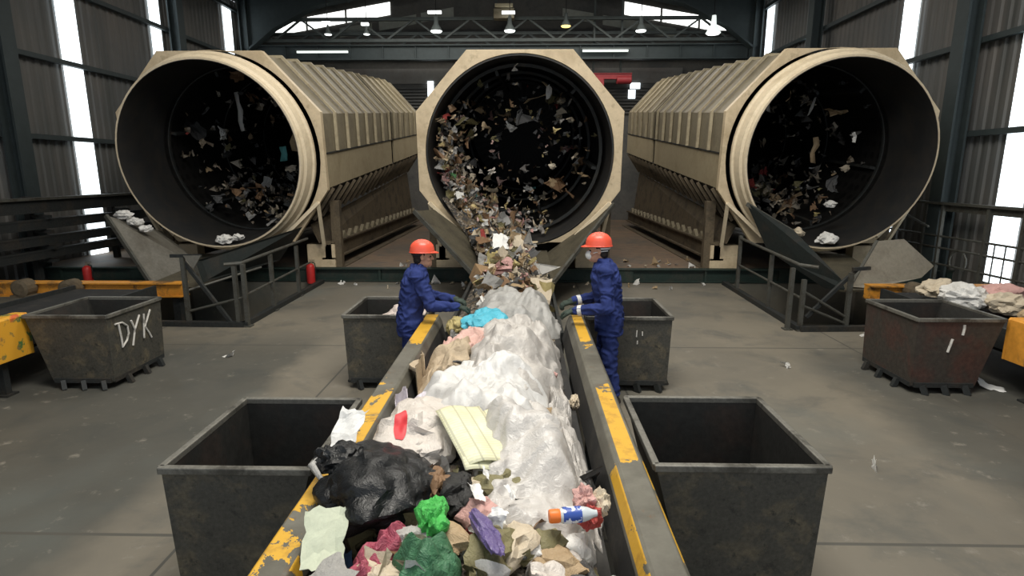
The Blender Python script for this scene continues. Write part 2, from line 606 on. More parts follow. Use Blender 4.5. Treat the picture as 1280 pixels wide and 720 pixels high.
def plate_with_hole(poly, r, y0, y1, n=72):
    """octagonal plate with a round opening, extruded y0..y1"""
    s = Shape()
    def edge(a):
        d = Vector((math.cos(a), math.sin(a)))
        best = None
        for i in range(len(poly)):
            p, q = Vector(poly[i]), Vector(poly[(i + 1) % len(poly)])
            e = q - p
            den = d.x * e.y - d.y * e.x
            if abs(den) < 1e-9:
                continue
            t = (p.x * e.y - p.y * e.x) / den
            u = (p.x * d.y - p.y * d.x) / den
            if t > 0 and -1e-6 <= u <= 1 + 1e-6 and (best is None or t < best):
                best = t
        return d * best
    angs = sorted(set([2 * PI * k / n for k in range(n)] + [math.atan2(z, x) % (2 * PI) for x, z in poly]))
    rings = []
    for y in (y0, y1):
        rings.append([s.bm.verts.new((r * math.cos(a), y, r * math.sin(a))) for a in angs])
        rings.append([s.bm.verts.new((edge(a).x, y, edge(a).y)) for a in angs])
    m = len(angs)
    for A, B in ((rings[0], rings[1]), (rings[1], rings[3]), (rings[3], rings[2]), (rings[2], rings[0])):
        for i in range(m):
            s.bm.faces.new((A[i], A[(i + 1) % m], B[(i + 1) % m], B[i]))
    return s


def shell(y0, y1, outer, t, zmin):
    """upper octagon shell (three flats and two sides) from y0 to y1"""
    up = [(outer[0][0], zmin), outer[1], outer[2], outer[3], outer[4], (outer[5][0], zmin)]
    inn = [(x * (1 - t), z - (t * 1.9 if z > 1.5 else 0)) for x, z in up]
    return Shape().prism(up + inn[::-1], y0, y1)


def trommel(cx, where, ring=True):
    t = thing('trommel_screen', 'cream trommel screen, ' + where, 'trommel', (cx, DRUM_Y, .28), 0, 'trommel screens in a row')
    at = (0, 0, DRUM_Z - .28)
    rot = (TILT, 0, 0)
    K = dict(parent=t, loc=at, rot=rot)
    L = 11.2
    plate_with_hole(OCT, 1.965 if ring else 1.885, -.04, .10).build('front_plate', M['cream'], bevel=.008, **K)
    # the mouth ring: flange, drum wall, second flange
    R0, f0 = (1.755, -.62) if ring else (1.855, -.06)
    if ring:
        s = Shape().lathe([(R0, f0), (R0 + .035, f0), (R0 + .055, f0 + .04), (R0 + .055, f0 + .10), (R0 + .10, f0 + .14), (R0 + .135, f0 + .34), (R0 + .175, f0 + .36), (R0 + .175, f0 + .44), (R0, f0 + .44)], 'Y', 72, closed=True)
        s.build('mouth_ring', M['cream_pale'], smooth=35, **K)
    Shape().lathe([(R0, f0 + .02), (R0 + .02, f0 + .02), (R0 + .02, .3), (R0, .3)], 'Y', 72, closed=True).build('seal_band', M['dark'], smooth=35, **K)
    d = Shape().lathe([(R0 - .012, f0 - .004), (R0 - .001, f0 - .004), (R0 - .001, L - .3), (0.0, L - .3), (0.0, L - .36), (R0 - .02, L - .36), (R0 - .012, f0 - .004)], 'Y', 72)
    for f in list(d.bm.faces):
        if len(f.verts) > 4:
            d.bm.faces.remove(f)
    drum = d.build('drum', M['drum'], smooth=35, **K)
    # lifter bars and hoops inside the drum
    for a in range(6):
        ang = 2 * PI * a / 6 + .3
        m = Matrix.Rotation(-ang, 3, 'Y')
        Shape().box(m @ Vector((0, L / 2 + .4, 1.70)), (.06, L - 1.4, .17), m).build('lifter_bar', M['dark'], drum)
    for y in (1.0, 3.4, 5.8, 8.2):
        Shape().lathe([(1.72, y), (1.785, y), (1.785, y + .07), (1.72, y + .07)], 'Y', 48, closed=True).build('hoop', M['dark'], drum, smooth=35)
    # housing in two modules with pressed ribs
    for y0, y1, nr in ((.10, 6.35, 7), (6.68, L, 5)):
        s = shell(y0, y1, octagon(.965), .02, 0.0)
        hc = s.build('housing_cover', M['olive'], **K)
        for i in range(nr):
            yy = y0 + .85 * (i + 1 if y0 < 1 else i) + (0 if y0 < 1 else .05)
            if yy > y1 - .05:
                break
            shell(yy - .03, yy + .03, octagon(1.0), .03, 0.02).build('rib', M['olive_rib'], hc)
        for sx in (-1, 1):
            Shape().box((sx * 1.95, (y0 + y1) / 2, -.36), (.05, y1 - y0 - .02, .70)).build('side_panel', M['cream_olive'], **K)
        Shape().box((0, (y0 + y1) / 2, 0.0), (3.96, y1 - y0 - .02, .035)).bm  # seam is a real gap line below
    for sx in (-1, 1):
        Shape().box((sx * 1.975, L / 2, .0), (.05, L - .2, .03)).build('seam_strip', M['dark'], **K)
        # sloping underside with slanted stiffeners
        u = Shape().plate([(sx * 1.95, .1, -.72), (sx * 1.45, .1, -1.42), (sx * 1.45, L, -1.42), (sx * 1.95, L, -.72)][::sx], .03).build('underside_panel', M['dark'], **K)
        for i in range(20):
            y = .35 + i * .54
            Shape().bar((sx * 1.99, y + .16, -.74), (sx * 1.56, y - .02, -1.40), .06, .07).build('stiffener', M['brown'], u)
        # base frame on the platform
        b = Shape()
        b.box((sx * 1.72, 6.1, .40), (.14, 10.6, .32))
        b.box((sx * 1.72, 6.1, .22), (.30, 10.6, .04))
        b.box((sx * 1.72, 6.1, .58), (.30, 10.6, .04))
        b.plate([(sx * 1.85, .8, .02), (sx * 2.02, .8, .02), (sx * 2.02, 11.4, .02), (sx * 1.85, 11.4, .02)][::sx], .02)
        bf = b.build('base_beam', M['brown'], t)
        for i in range(18):
            y = 1.0 + i * .55
            Shape().prism([(y, .60), (y + .40, .60), (y + .20, .76)], sx * 1.78 - .04, sx * 1.78 + .04, 'X').build('lug', M['olive'], bf)
        Shape().plate([(sx * 1.45, .6, 1.0), (sx * 1.62, .6, .60), (sx * 1.62, L, .60), (sx * 1.45, L, 2.1)][::sx], .03).build('web_plate', M['brown'], t)
        # front support: post, prop, pedestal
        p = Shape().box((sx * 1.90, .93, .75), (.20, .16, 1.5)).build('support_post', M['brown'], t)
        Shape().box((sx * 1.55, .95, .28), (.62, .30, .52)).build('pedestal', M['cream'], t, bevel=.01)
        Shape().bar((sx * 1.84, .02, 1.50), (sx * 1.72, .55, .55), .07).bar((sx * 1.84, .02, 1.50), (sx * 1.15, -.1, .84), .07).build('prop', M['cream_pale'], t)
    return t


M['cream_olive'] = worn('faded_cover_paint', (.34, .285, .185), (.27, .22, .135), 1.2, .48, .72, .55, 0, .10, .06, .4)
trommel(-.09, 'middle one of three, spilling waste down a chute', False)
trommel(-6.08, 'left of the middle one, nearest the wall with the stacked dark beams')
trommel(5.98, 'right of the middle one, nearest the wall with the thin railing')


# ------------------------------------------------------------------ discharge chutes
def chute(label, left, right, floor_q, ml, mr, mf):
    t = thing('discharge_chute', label, 'chute', (0, 0, 0), 0, 'discharge chutes under the trommels')
    for name, q, m in (('left_plate', left, ml), ('right_plate', right, mr), ('chute_floor', floor_q, mf)):
        c = [Vector(p) for p in q]
        o = Shape().plate(c, .035).build('side_plate' if name != 'chute_floor' else 'chute_floor', m, t)
        if name != 'chute_floor':
            e = Shape()
            e.bar(c[0], c[1], .05, .07)
            e.build('edge_strip', M['rail_grey'], o)
    return t


def at(cx, pts):
    return [(cx + x, y, z) for x, y, z in pts]


chute('grey steel V-shaped chute under the middle trommel, full of sliding waste',
      at(-.09, [(-1.92, 10.5, 1.70), (-.70, 9.9, .52), (-.55, 11.9, .72), (-1.70, 11.5, 1.66)]),
      at(-.09, [(.62, 9.9, .50), (1.86, 11.4, 1.78), (1.75, 12.0, 1.6), (.55, 11.9, .72)]),
      at(-.09, [(-.72, 9.8, .50), (.64, 9.8, .50), (.58, 12.0, .78), (-.58, 12.0, .78)]), M['plate_olive'], M['plate_olive'], M['plate_olive'])
chute('pale grey and black chute under the left trommel, white scraps on its flank',
      at(-6.12, [(-1.55, 10.4, 1.62), (-.72, 10.15, .42), (-.30, 11.3, .45), (-1.30, 11.6, 1.20)]),
      at(-6.12, [(.56, 9.6, .52), (.47, 9.6, .90), (1.60, 11.55, 1.30), (1.10, 11.5, .62)]),
      at(-6.12, [(-.72, 10.1, .40), (.45, 9.75, .40), (.45, 11.9, .70), (-.72, 11.9, .70)]), M['plate'], M['plate_dark'], M['plate_olive'])
chute('black and pale grey chute under the right trommel, flap bent outward',
      at(5.98, [(-1.71, 11.15, 1.80), (-1.06, 10.55, 1.33), (-.64, 9.6, .61), (-.61, 9.5, .46), (-.75, 9.85, .42), (-1.37, 10.85, .95)]),
      at(5.98, [(-.28, 9.9, .43), (.40, 10.42, 1.17), (.93, 10.55, 1.19), (1.43, 10.4, .72), (1.10, 10.2, .54), (.05, 9.9, .40)]),
      at(5.98, [(-.60, 9.8, .40), (.60, 9.8, .40), (.70, 11.9, .74), (-.70, 11.9, .74)]), M['plate_dark'], M['plate_pale'], M['plate_olive'])


# ------------------------------------------------------------------ conveyors
def conveyor(cx, label, ml, mr, y0=-.6, y1=6.06, belt_end=9.9):
    t = thing('sorting_conveyor', label, 'conveyor', (cx, 0, 0), 0, 'sorting conveyors')
    prof = [(.87, .80), (.87, .845), (.85, .87), (.725, .87), (.705, .86), (.675, .78), (.675, .72), (.83, .72), (.83, .44), (.79, .42), (.79, .40), (.87, .40)]
    for sg, m in ((-1, ml), (1, mr)):
        r = Shape().prism([(sg * x, z) for x, z in prof], y0, y1)
        r.build('side_rail', m, t, bevel=.006)
        Shape().prism([(sg * x, z) for x, z in ((.87, .40), (.87, .84), (.85, .865), (.72, .865), (.68, .78), (.68, .50))], y1 + .001, y1 + .03).build('rail_end_cap', m, t)
        Shape().prism([(sg * .675, .77), (sg * .635, .60), (sg * .65, .60), (sg * .695, .77)], y0, y1).build('shade_strip', M['belt'], t)  # dark strip added for the shade below the rail's inner lip
        Shape().prism([(sg * .66, .42), (sg * .66, .66), (sg * .62, .66), (sg * .62, .42)], y1 + .04, belt_end).build('tail_skirt', M['dark'], t)
    b = Shape().prism([(-.615, .585), (.615, .585), (.615, .60), (-.615, .60)], y0 + .1, belt_end)
    b.build('belt', M['belt'], t)
    Shape().prism([(-.58, .36), (.58, .36), (.58, .374), (-.58, .374)], y0 + .1, belt_end).build('return_belt', M['belt'], t)
    for y in (y0 + .12, belt_end - .02):
        Shape().lathe([(.115, -.60), (.115, .60)], 'X', 20, c=(0, y, .48)).build('end_roller', M['dark'], t, smooth=35)
    for y in (1.0, 2.6, 4.2, 5.8, 7.4, 8.4):
        for sg in (-1, 1):
            x = .58 if y > 6 else .74
            Shape().box((sg * x, y, .21), (.07, .07, .42)).box((sg * x, y, .01), (.15, .15, .02)).build('leg', M['dark'], t)
        w = 1.30 if y < 6 else 1.10
        Shape().box((0, y, .30), (w, .06, .06)).build('cross_member', M['dark'], t)
    return t


M['rail_y'] = M['graffiti']
conveyor(-.21, 'middle conveyor heaped with waste between worn yellow and grey rails', M['rail_l'], M['rail_r'])
conveyor(-6.40, 'conveyor at the left picture edge, yellow rail daubed green and red', M['rail_l'], M['graffiti'], belt_end=8.65)
conveyor(6.10, 'conveyor at the right picture edge beside the rusty bin, orange rail', M['orange'], M['rail_r'], belt_end=8.65)

# long yellow drive beams lying across the side lines, each with two bearing blocks
for x0, x1, lab, bx in ((-10.6, -5.75, 'long yellow beam lying crosswise behind the bin with white letters', (-8.35, -7.55)),
                        (5.7, 8.0, 'short orange beam lying crosswise behind the rusty bin', (6.35,))):
    t = thing('cross_beam', lab, 'beam', ((x0 + x1) / 2, 9.42, 0), 0, 'yellow cross beams')
    w = x1 - x0
    Shape().box((0, 0, .45), (w, .16, .21)).box((0, -.02, .56), (w, .24, .02)).box((0, -.02, .34), (w, .24, .02)).build('beam_web', M['orange'], t)
    for x in (x0 + .15, x1 - .15):
        Shape().box((x - (x0 + x1) / 2, .0, -.28 if -7.4 < x < -4.5 or 4.4 < x < 7.3 else .17), (.12, .12, 1.24 if -7.4 < x < -4.5 or 4.4 < x < 7.3 else .34)).build('leg', M['dark'], t)
    for x in bx:
        Shape().lathe([(.10, -.12), (.15, -.10), (.15, .10), (.10, .12)], 'Y', 16, c=(x - (x0 + x1) / 2, -.21, .50)).box((x - (x0 + x1) / 2, -.21, .37), (.36, .2, .04)).build('bearing_block', M['brown'], t)

# steel beam closing the platform edge, with stiffeners
s = thing('edge_beam', 'long dark green steel beam along the platform front edge', 'beam', (-.5, 12.5, 0))
Shape().box((0, .03, .155), (21.0, .03, .29)).box((0, 0, .30), (21.0, .18, .025)).box((0, 0, .0275), (21.0, .16, .025)).build('web', M['green_dark'], s)
for i in range(12):
    Shape().box((-9.9 + i * 1.8, -.03, .16), (.42 if i % 2 else .05, .05, .24)).build('stiffener', M['green_dark'], s)


# ------------------------------------------------------------------ steel bins
def bin_(loc, label, slope=1, body='bin', rz=0.0, w=.46):
    """open steel bin .94 x .95 x .84; slope = side (+1 right, -1 left) whose wall leans in under the conveyor"""
    t = thing('waste_bin', label, 'bin', loc, rz, 'open steel waste bins')
    d, h = .475, .84
    tw, tl = (.20, .02) if slope > 0 else (.02, .20)
    top = [(-w, -d), (w, -d), (w, d), (-w, d)]
    bot = [(-w + tl, -d + .02), (w - tw, -d + .02), (w - tw, d - .02), (-w + tl, d - .02)]
    s = Shape()
    wt = .018
    def ring(poly, z, inset=0):
        cx = sum(p[0] for p in poly) / 4
        return [(p[0] - math.copysign(inset, p[0] - cx), p[1] - math.copysign(inset, p[1]), z) for p in poly]
    o = ring(bot, .09) + ring(top, h)
    s._add(o, [(3, 2, 1, 0), (0, 1, 5, 4), (1, 2, 6, 5), (2, 3, 7, 6), (3, 0, 4, 7)])
    s.build('bin_shell', M[body], t)
    s = Shape()
    o = ring(bot, .10, wt) + ring(top, h, wt)
    s._add(o, [(0, 1, 2, 3), (4, 5, 1, 0), (5, 6, 2, 1), (6, 7, 3, 2), (7, 4, 0, 3)])
    li = s.build('shaded_inside', M['bin_inner_shade'], t)
    li.data.flip_normals()
    s = Shape()
    e = .012
    for a, b in (((-w - e, -d), (w + e, -d)), ((-w - e, d), (w + e, d)), ((-w, -d), (-w, d)), ((w, -d), (w, d))):
        s.bar((*a, h), (*b, h), .040, .040)
    s.build('rim', M['bin_rim'], t, bevel=.006)
    s = Shape()
    s.bar((-w + tl + .03, -d + .03, .10), (w - tw - .03, -d + .03, .10), .07, .05).bar((-w + tl + .03, d - .03, .10), (w - tw - .03, d - .03, .10), .07, .05)
    s.bar((-w + tl + .03, -d + .03, .10), (-w + tl + .03, d - .03, .10), .07, .05).bar((w - tw - .03, -d + .03, .10), (w - tw - .03, d - .03, .10), .07, .05)
    s.build('base_frame', M['dark'], t)
    xs = [-w + tl + .12, (tl - tw) / 2, w - tw - .12]
    for x in xs:
        for y in (-d + .0, d - .0):
            Shape().bar((x, y, .10), (x + .03, y * 1.06, .0), .045, .06).build('foot', M['dark'], t)
    for y in (-.25, .05, .32):
        xo = w - tw + .01 if slope < 0 else -w + tl - .01
        Shape().bar((xo, y, .10), (xo + (.04 if slope < 0 else -.04), y, .0), .05, .05).build('foot', M['dark'], t)
    return t


bin_((1.18, 3.32, 0), 'open steel bin right of the conveyor, large in the right foreground', -1)
bin_((-1.535, 3.24, 0), 'open steel bin left of the conveyor, large in the left foreground', 1, w=.40)
b_right = bin_((1.16, 6.53, 0), 'empty steel bin behind the worker with the white mask', -1)
bin_((-1.53, 6.55, 0), 'steel bin behind the left worker, pale bag inside', 1)
b_dyk = bin_((-5.04, 6.47, 0), 'dark steel bin at far left with chalky white letters', -1)
b_rust = bin_((4.71, 6.52, 0), 'rust brown steel bin at far right with two white paint strokes', 1, 'bin_rust')


def strokes(parent, name, lines, mat, r=.012):
    s = Shape()
    for ln in lines:
        s.tube([Vector(p) for p in ln], r, 6)
    return s.build(name, mat, parent)


# white painted letters on the side of the left bin: D Y K  (u along the side, v up)
def side(u, v):
    return (.452 + .02 * v, -.475 + u, .09 + v * .75)


strokes(b_dyk, 'lettering', [
    [side(.16, .84), side(.185, .60), side(.19, .46)],
    [side(.11, .85), side(.22, .84), side(.30, .76), side(.31, .64), side(.27, .54), side(.19, .47)],
    [side(.37, .82), side(.42, .66)], [side(.52, .86), side(.42, .66), side(.36, .42)],
    [side(.60, .85), side(.58, .64), side(.565, .46)], [side(.72, .88), side(.60, .64), side(.67, .50), side(.70, .42)]], M['chalk'], .011)


def front(u, v):
    return (-.47 + u, -.479 + .019 * (1 - v), .09 + v * .75)


for a in ([front(.50, .93), front(.505, .88), front(.50, .78)], [front(.40, .72), front(.385, .62), front(.37, .52)]):
    strokes(b_rust, 'paint_stroke', [a], M['chalk'], .014)
for a in ([front(.55, .82), front(.548, .72)], [front(.61, .80), front(.612, .74)], [front(.56, .66), front(.56, .61)]):
    strokes(b_right, 'paint_drip', [a], M['chalk'], .007)


# ------------------------------------------------------------------ guard rails beside the pits
def guard(label, pts_posts, top, mid, extra, kerb):
    t = thing('guard_rail', label, 'railing', (pts_posts[0][0], pts_posts[0][1], 0), 0, 'guard rails round the discharge pits')
    b = Vector(t.location)
    rel = lambda p: tuple(Vector(p) - b)
    for x, y, h in pts_posts:
        Shape().box(tuple(Vector((x, y, h / 2)) - b), (.06, .06, h)).box(tuple(Vector((x, y, .01)) - b), (.13, .13, .02)).build('post', M['rail_grey'], t)
    for ln in top:
        Shape().tube([rel(p) for p in ln], .027, 8).build('top_bar', M['rail_grey'], t)
    for ln in mid:
        Shape().tube([rel(p) for p in ln], .020, 8).build('middle_bar', M['rail_grey'], t)
    for ln in extra:
        Shape().bar(rel(ln[0]), rel(ln[1]), .05).build('brace', M['dark'], t)
    for ln in kerb:
        Shape().bar(rel(ln[0]), rel(ln[1]), .10, .08).build('kerb', M['dark'], t)
    return t


gl = guard('grey guard rail beside the pit left of the workers, near the red extinguisher',
      [(-4.50, 8.68, .97), (-4.36, 8.68, 1.0), (-4.40, 9.75, 1.0), (-4.42, 10.95, 1.0), (-5.32, 8.72, 1.10)],
      [[(-4.62, 8.62, 1.0), (-4.40, 8.70, 1.01), (-4.44, 11.6, 1.06)]],
      [[(-4.37, 8.68, .50), (-4.43, 11.6, .56)], [(-5.36, 8.72, .22), (-4.36, 8.68, .48)], [(-5.36, 8.72, .55), (-4.5, 9.6, .80)]],
      [((-5.32, 8.75, 1.02), (-4.62, 8.70, .03)), ((-5.50, 8.72, 1.12), (-5.02, 8.72, 1.12))],
      [((-4.40, 8.64, .04), (-4.44, 12.3, .04)), ((-4.40, 8.66, .04), (-6.0, 8.70, .04))])
Shape().plate([(-.78, .02, 1.13), (-.50, .02, 1.13), (-.64, .02, .92)], .02).build('gusset_plate', M['plate'], gl)['label'] = 'pale triangular gusset plate'
guard('grey guard rail beside the pit right of the workers, before the black chute plate',
      [(4.10, 8.68, .97), (4.26, 8.62, .80), (4.30, 9.9, 1.0), (4.36, 11.55, 1.15), (4.98, 8.66, .90)],
      [[(4.42, 8.55, 1.0), (4.22, 8.72, 1.01), (4.36, 11.6, 1.10)]],
      [[(4.26, 8.62, .50), (4.36, 11.6, .56)], [(4.98, 8.66, .20), (4.26, 8.62, .62)], [(4.98, 8.66, .10), (4.26, 8.62, .40)]],
      [((5.10, 8.72, .96), (4.36, 8.66, .20)), ((5.0, 8.68, .95), (5.26, 8.68, .97))],
      [((4.24, 8.58, .04), (4.36, 12.3, .04)), ((4.24, 8.58, .04), (5.6, 8.64, .04))])


# ------------------------------------------------------------------ fire extinguishers
def extinguisher(loc, label):
    t = thing('fire_extinguisher', label, 'fire extinguisher', loc, 0, 'fire extinguishers')
    Shape().lathe([(.0, .0), (.085, .0), (.09, .02), (.09, .36), (.075, .41), (.03, .44), (.0, .44)], 'Z', 20).build('cylinder', M['red'], t, smooth=40)
    Shape().lathe([(.022, .44), (.022, .48), (.0, .48)], 'Z', 12).box((.04, 0, .475), (.12, .025, .018)).box((.04, 0, .51), (.12, .025, .014)).build('valve', M['brass'], t)
    Shape().tube([(.03, 0, .46), (.10, 0, .44), (.125, -.02, .34), (.12, -.03, .18)], .011, 8).build('hose', M['black'], t)


extinguisher((-4.68, 12.30, 0), 'red fire extinguisher standing at the foot of the left guard rail')
extinguisher((-9.35, 11.9, 0), 'red fire extinguisher half hidden behind the pale chute plate')

# ------------------------------------------------------------------ rack of dark beams on the left wall, walkway railing on the right
t = thing('beam_rack', 'rack of long dark steel beams stacked along the left wall', 'rack', (-10.1, 12.0, 0))
for y in (-2.5, -.2, 2.2, 4.0):
    Shape().box((-.22, y, .95), (.12, .12, 1.9)).build('upright', M['dark'], t)
    for z in (.62, .90, 1.24, 1.55):
        Shape().box((.0, y, z - .06), (.44, .08, .06)).build('bracket', M['dark'], t)
for z, w in ((.72, .15), (1.0, .16), (1.34, .17), (1.70, .22)):
    s = Shape().box((.12, .8, z), (.04, 8.2, w)).box((.06, .8, z + w / 2), (.18, 8.2, .03)).box((.06, .8, z - w / 2), (.18, 8.2, .03))
    s.build('steel_beam', M['dark'], t)
Shape().box((.06, .8, 1.86), (.30, 8.2, .05)).build('top_channel', M['rail_grey'], t)

t = thing('walkway_railing', 'tall grey walkway railing along the right wall with a thick top beam', 'railing', (8.75, 11.7, 0))
Shape().box((0, .0, 1.76), (.12, 4.4, .05)).box((.08, -.6, 1.67), (.10, 3.2, .14)).build('top_beam', M['rail_grey'], t)
for y in (-2.2, -1.5, -.7, .5, 1.0, 2.0):
    Shape().box((0, y, .88), (.06, .06, 1.76)).build('post', M['rail_grey'], t)
for z in (.50, .84, 1.08):
    Shape().tube([(0, -2.2, z), (0, 2.2, z)], .022, 8).build('middle_bar', M['rail_grey'], t)
Shape().tube([(0, 1.9, 1.52), (-.4, .3, 1.30)], .024, 8).build('loose_bar', M['rail_grey'], t)
for y in (-1.9, -1.2, -.95):
    Shape().tube([(0, y, .02), (0, y, 1.08)], .013, 6).build('baluster', M['rail_grey'], t)
Shape().tube([(.0, -.1 + .22 * math.cos(a), .62 + .22 * math.sin(a)) for a in [PI * q / 8 for q in range(-2, 11)]], .018, 8).build('hoop', M['rail_grey'], t)

# ------------------------------------------------------------------ workers
def loft(s, rings, n=18):
    """closed tube through elliptical rings: (centre, half width vector, half depth vector)"""
    R = []
    for c, a, b in rings:
        c, a, b = Vector(c), Vector(a), Vector(b)
        R.append([s.bm.verts.new(c + a * math.cos(2 * PI * k / n) + b * math.sin(2 * PI * k / n)) for k in range(n)])
    for A, B in zip(R, R[1:]):
        for k in range(n):
            s.bm.faces.new((A[k], A[(k + 1) % n], B[(k + 1) % n], B[k]))
    s.bm.faces.new(R[0][::-1])
    s.bm.faces.new(R[-1])


def cap(s, a, ra, b, rb, n=12):
    """tapered capsule"""
    a, b = Vector(a), Vector(b)
    t = (b - a).normalized()
    up = Vector((0, 0, 1)) if abs(t.z) < .9 else Vector((0, 1, 0))
    x = t.cross(up).normalized()
    y = t.cross(x)
    rr = []
    for ang in (80, 50, 20):
        q = math.radians(ang)
        rr.append((a - t * ra * math.sin(q), ra * math.cos(q)))
    for ang in (20, 50, 80):
        q = math.radians(ang)
        rr.append((b + t * rb * math.sin(q), rb * math.cos(q)))
    loft(s, [(c, x * r, y * r) for c, r in rr], n)


def ball(s, c, r, n=14):
    rx, ry, rz = r
    rings = []
    for i in range(1, 10):
        q = PI * i / 10
        rings.append(((c[0], c[1], c[2] - rz * math.cos(q)), (rx * math.sin(q), 0, 0), (0, ry * math.sin(q), 0)))
    loft(s, rings, n)


def fuse(s, name, mat, parent, voxel=.008, smooth=4, wrinkle=0.0, seed=0, wscale=9.0):
    """melts the overlapping shapes into ONE continuous surface"""
    bmesh.ops.recalc_face_normals(s.bm, faces=s.bm.faces)
    me = bpy.data.meshes.new(name + '_raw')
    s.bm.to_mesh(me)
    s.bm.free()
    o = bpy.data.objects.new(name + '_raw', me)
    COL.objects.link(o)
    m = o.modifiers.new('r', 'REMESH')
    m.mode, m.voxel_size = 'VOXEL', voxel
    m2 = o.modifiers.new('s', 'SMOOTH')
    m2.factor, m2.iterations = .5, smooth
    dg = bpy.context.evaluated_depsgraph_get()
    out = bpy.data.meshes.new_from_object(o.evaluated_get(dg))
    bpy.data.objects.remove(o)
    bpy.data.meshes.remove(me)
    if wrinkle:
        nrm = [v.normal.copy() for v in out.vertices]
        for v, nn in zip(out.vertices, nrm):
            p = v.co
            q = Vector((p.x * wscale, p.y * wscale, p.z * wscale * 1.6)) + Vector((seed, seed * .7, 0))
            w = noise.noise(q + noise.noise_vector(q * .6) * .8)
            v.co = p + nn * wrinkle * (1 - 2 * abs(w) * 1.6)
    out.name = name
    out.polygons.foreach_set('use_smooth', [True] * len(out.polygons))
    return link(name, out, mat, parent)


def hand(s, wrist, d, nrm, side, g=0.0, curl=1.0):
    """palm, four bent fingers of different lengths and a thumb off the side of the palm"""
    W, d = Vector(wrist), Vector(d).normalized()
    nrm = Vector(nrm)
    nrm = (nrm - d * nrm.dot(d)).normalized()
    x = d.cross(nrm).normalized() * side
    for i in range(4):
        o = (i - 1.5) * .021
        cap(s, W + d * .01 + x * o * .7, .014 + g, W + d * .085 + x * o, .0125 + g)
    for i, (ln) in enumerate((.070, .078, .074, .058)):
        o = (1.5 - i) * .021
        p = W + d * .088 + x * o
        a = 0.35 * curl
        for f, r in ((.45, .0100), (.32, .0092), (.25, .0082)):
            dd = d * math.cos(a) + nrm * math.sin(a)
            q = p + dd * ln * f
            cap(s, p, r + g * .8, q, r * .95 + g * .8, 10)
            p = q
            a += .55 * curl
    p = W + d * .025 + x * .030
    dd = (d * .65 + x * .70 + nrm * .25).normalized()
    q = p + dd * .045
    cap(s, p, .0135 + g, q, .0115 + g, 10)
    dd = (d * .9 + x * .15 + nrm * .45).normalized()
    cap(s, q, .0115 + g * .9, q + dd * .042, .009 + g * .9, 10)


M['skin'] = plain('skin', (.50, .27, .18), .55, 0, .3, .08, 20)
M['hair'] = plain('dark_hair', (.018, .013, .010), .7)
M['overall'] = worn('blue_work_cloth', (.027, .042, .155), (.017, .027, .10), 5, .48, .72, .85, 0, .18, .1, .15)
M['glove'] = plain('dark_green_glove', (.040, .055, .045), .8, 0, .2, .3)
M['cuff'] = plain('white_cuff', (.62, .62, .60), .8, 0, .2)
M['boot'] = plain('boot_leather', (.03, .025, .02), .6)
M['helmet'] = plain('orange_red_helmet', (.74, .10, .055), .35, 0, .5, .05)
M['mask'] = plain('white_mask_cloth', (.72, .72, .70), .85, 0, .2, .05)
M['strap'] = plain('dark_strap', (.02, .02, .022), .7)


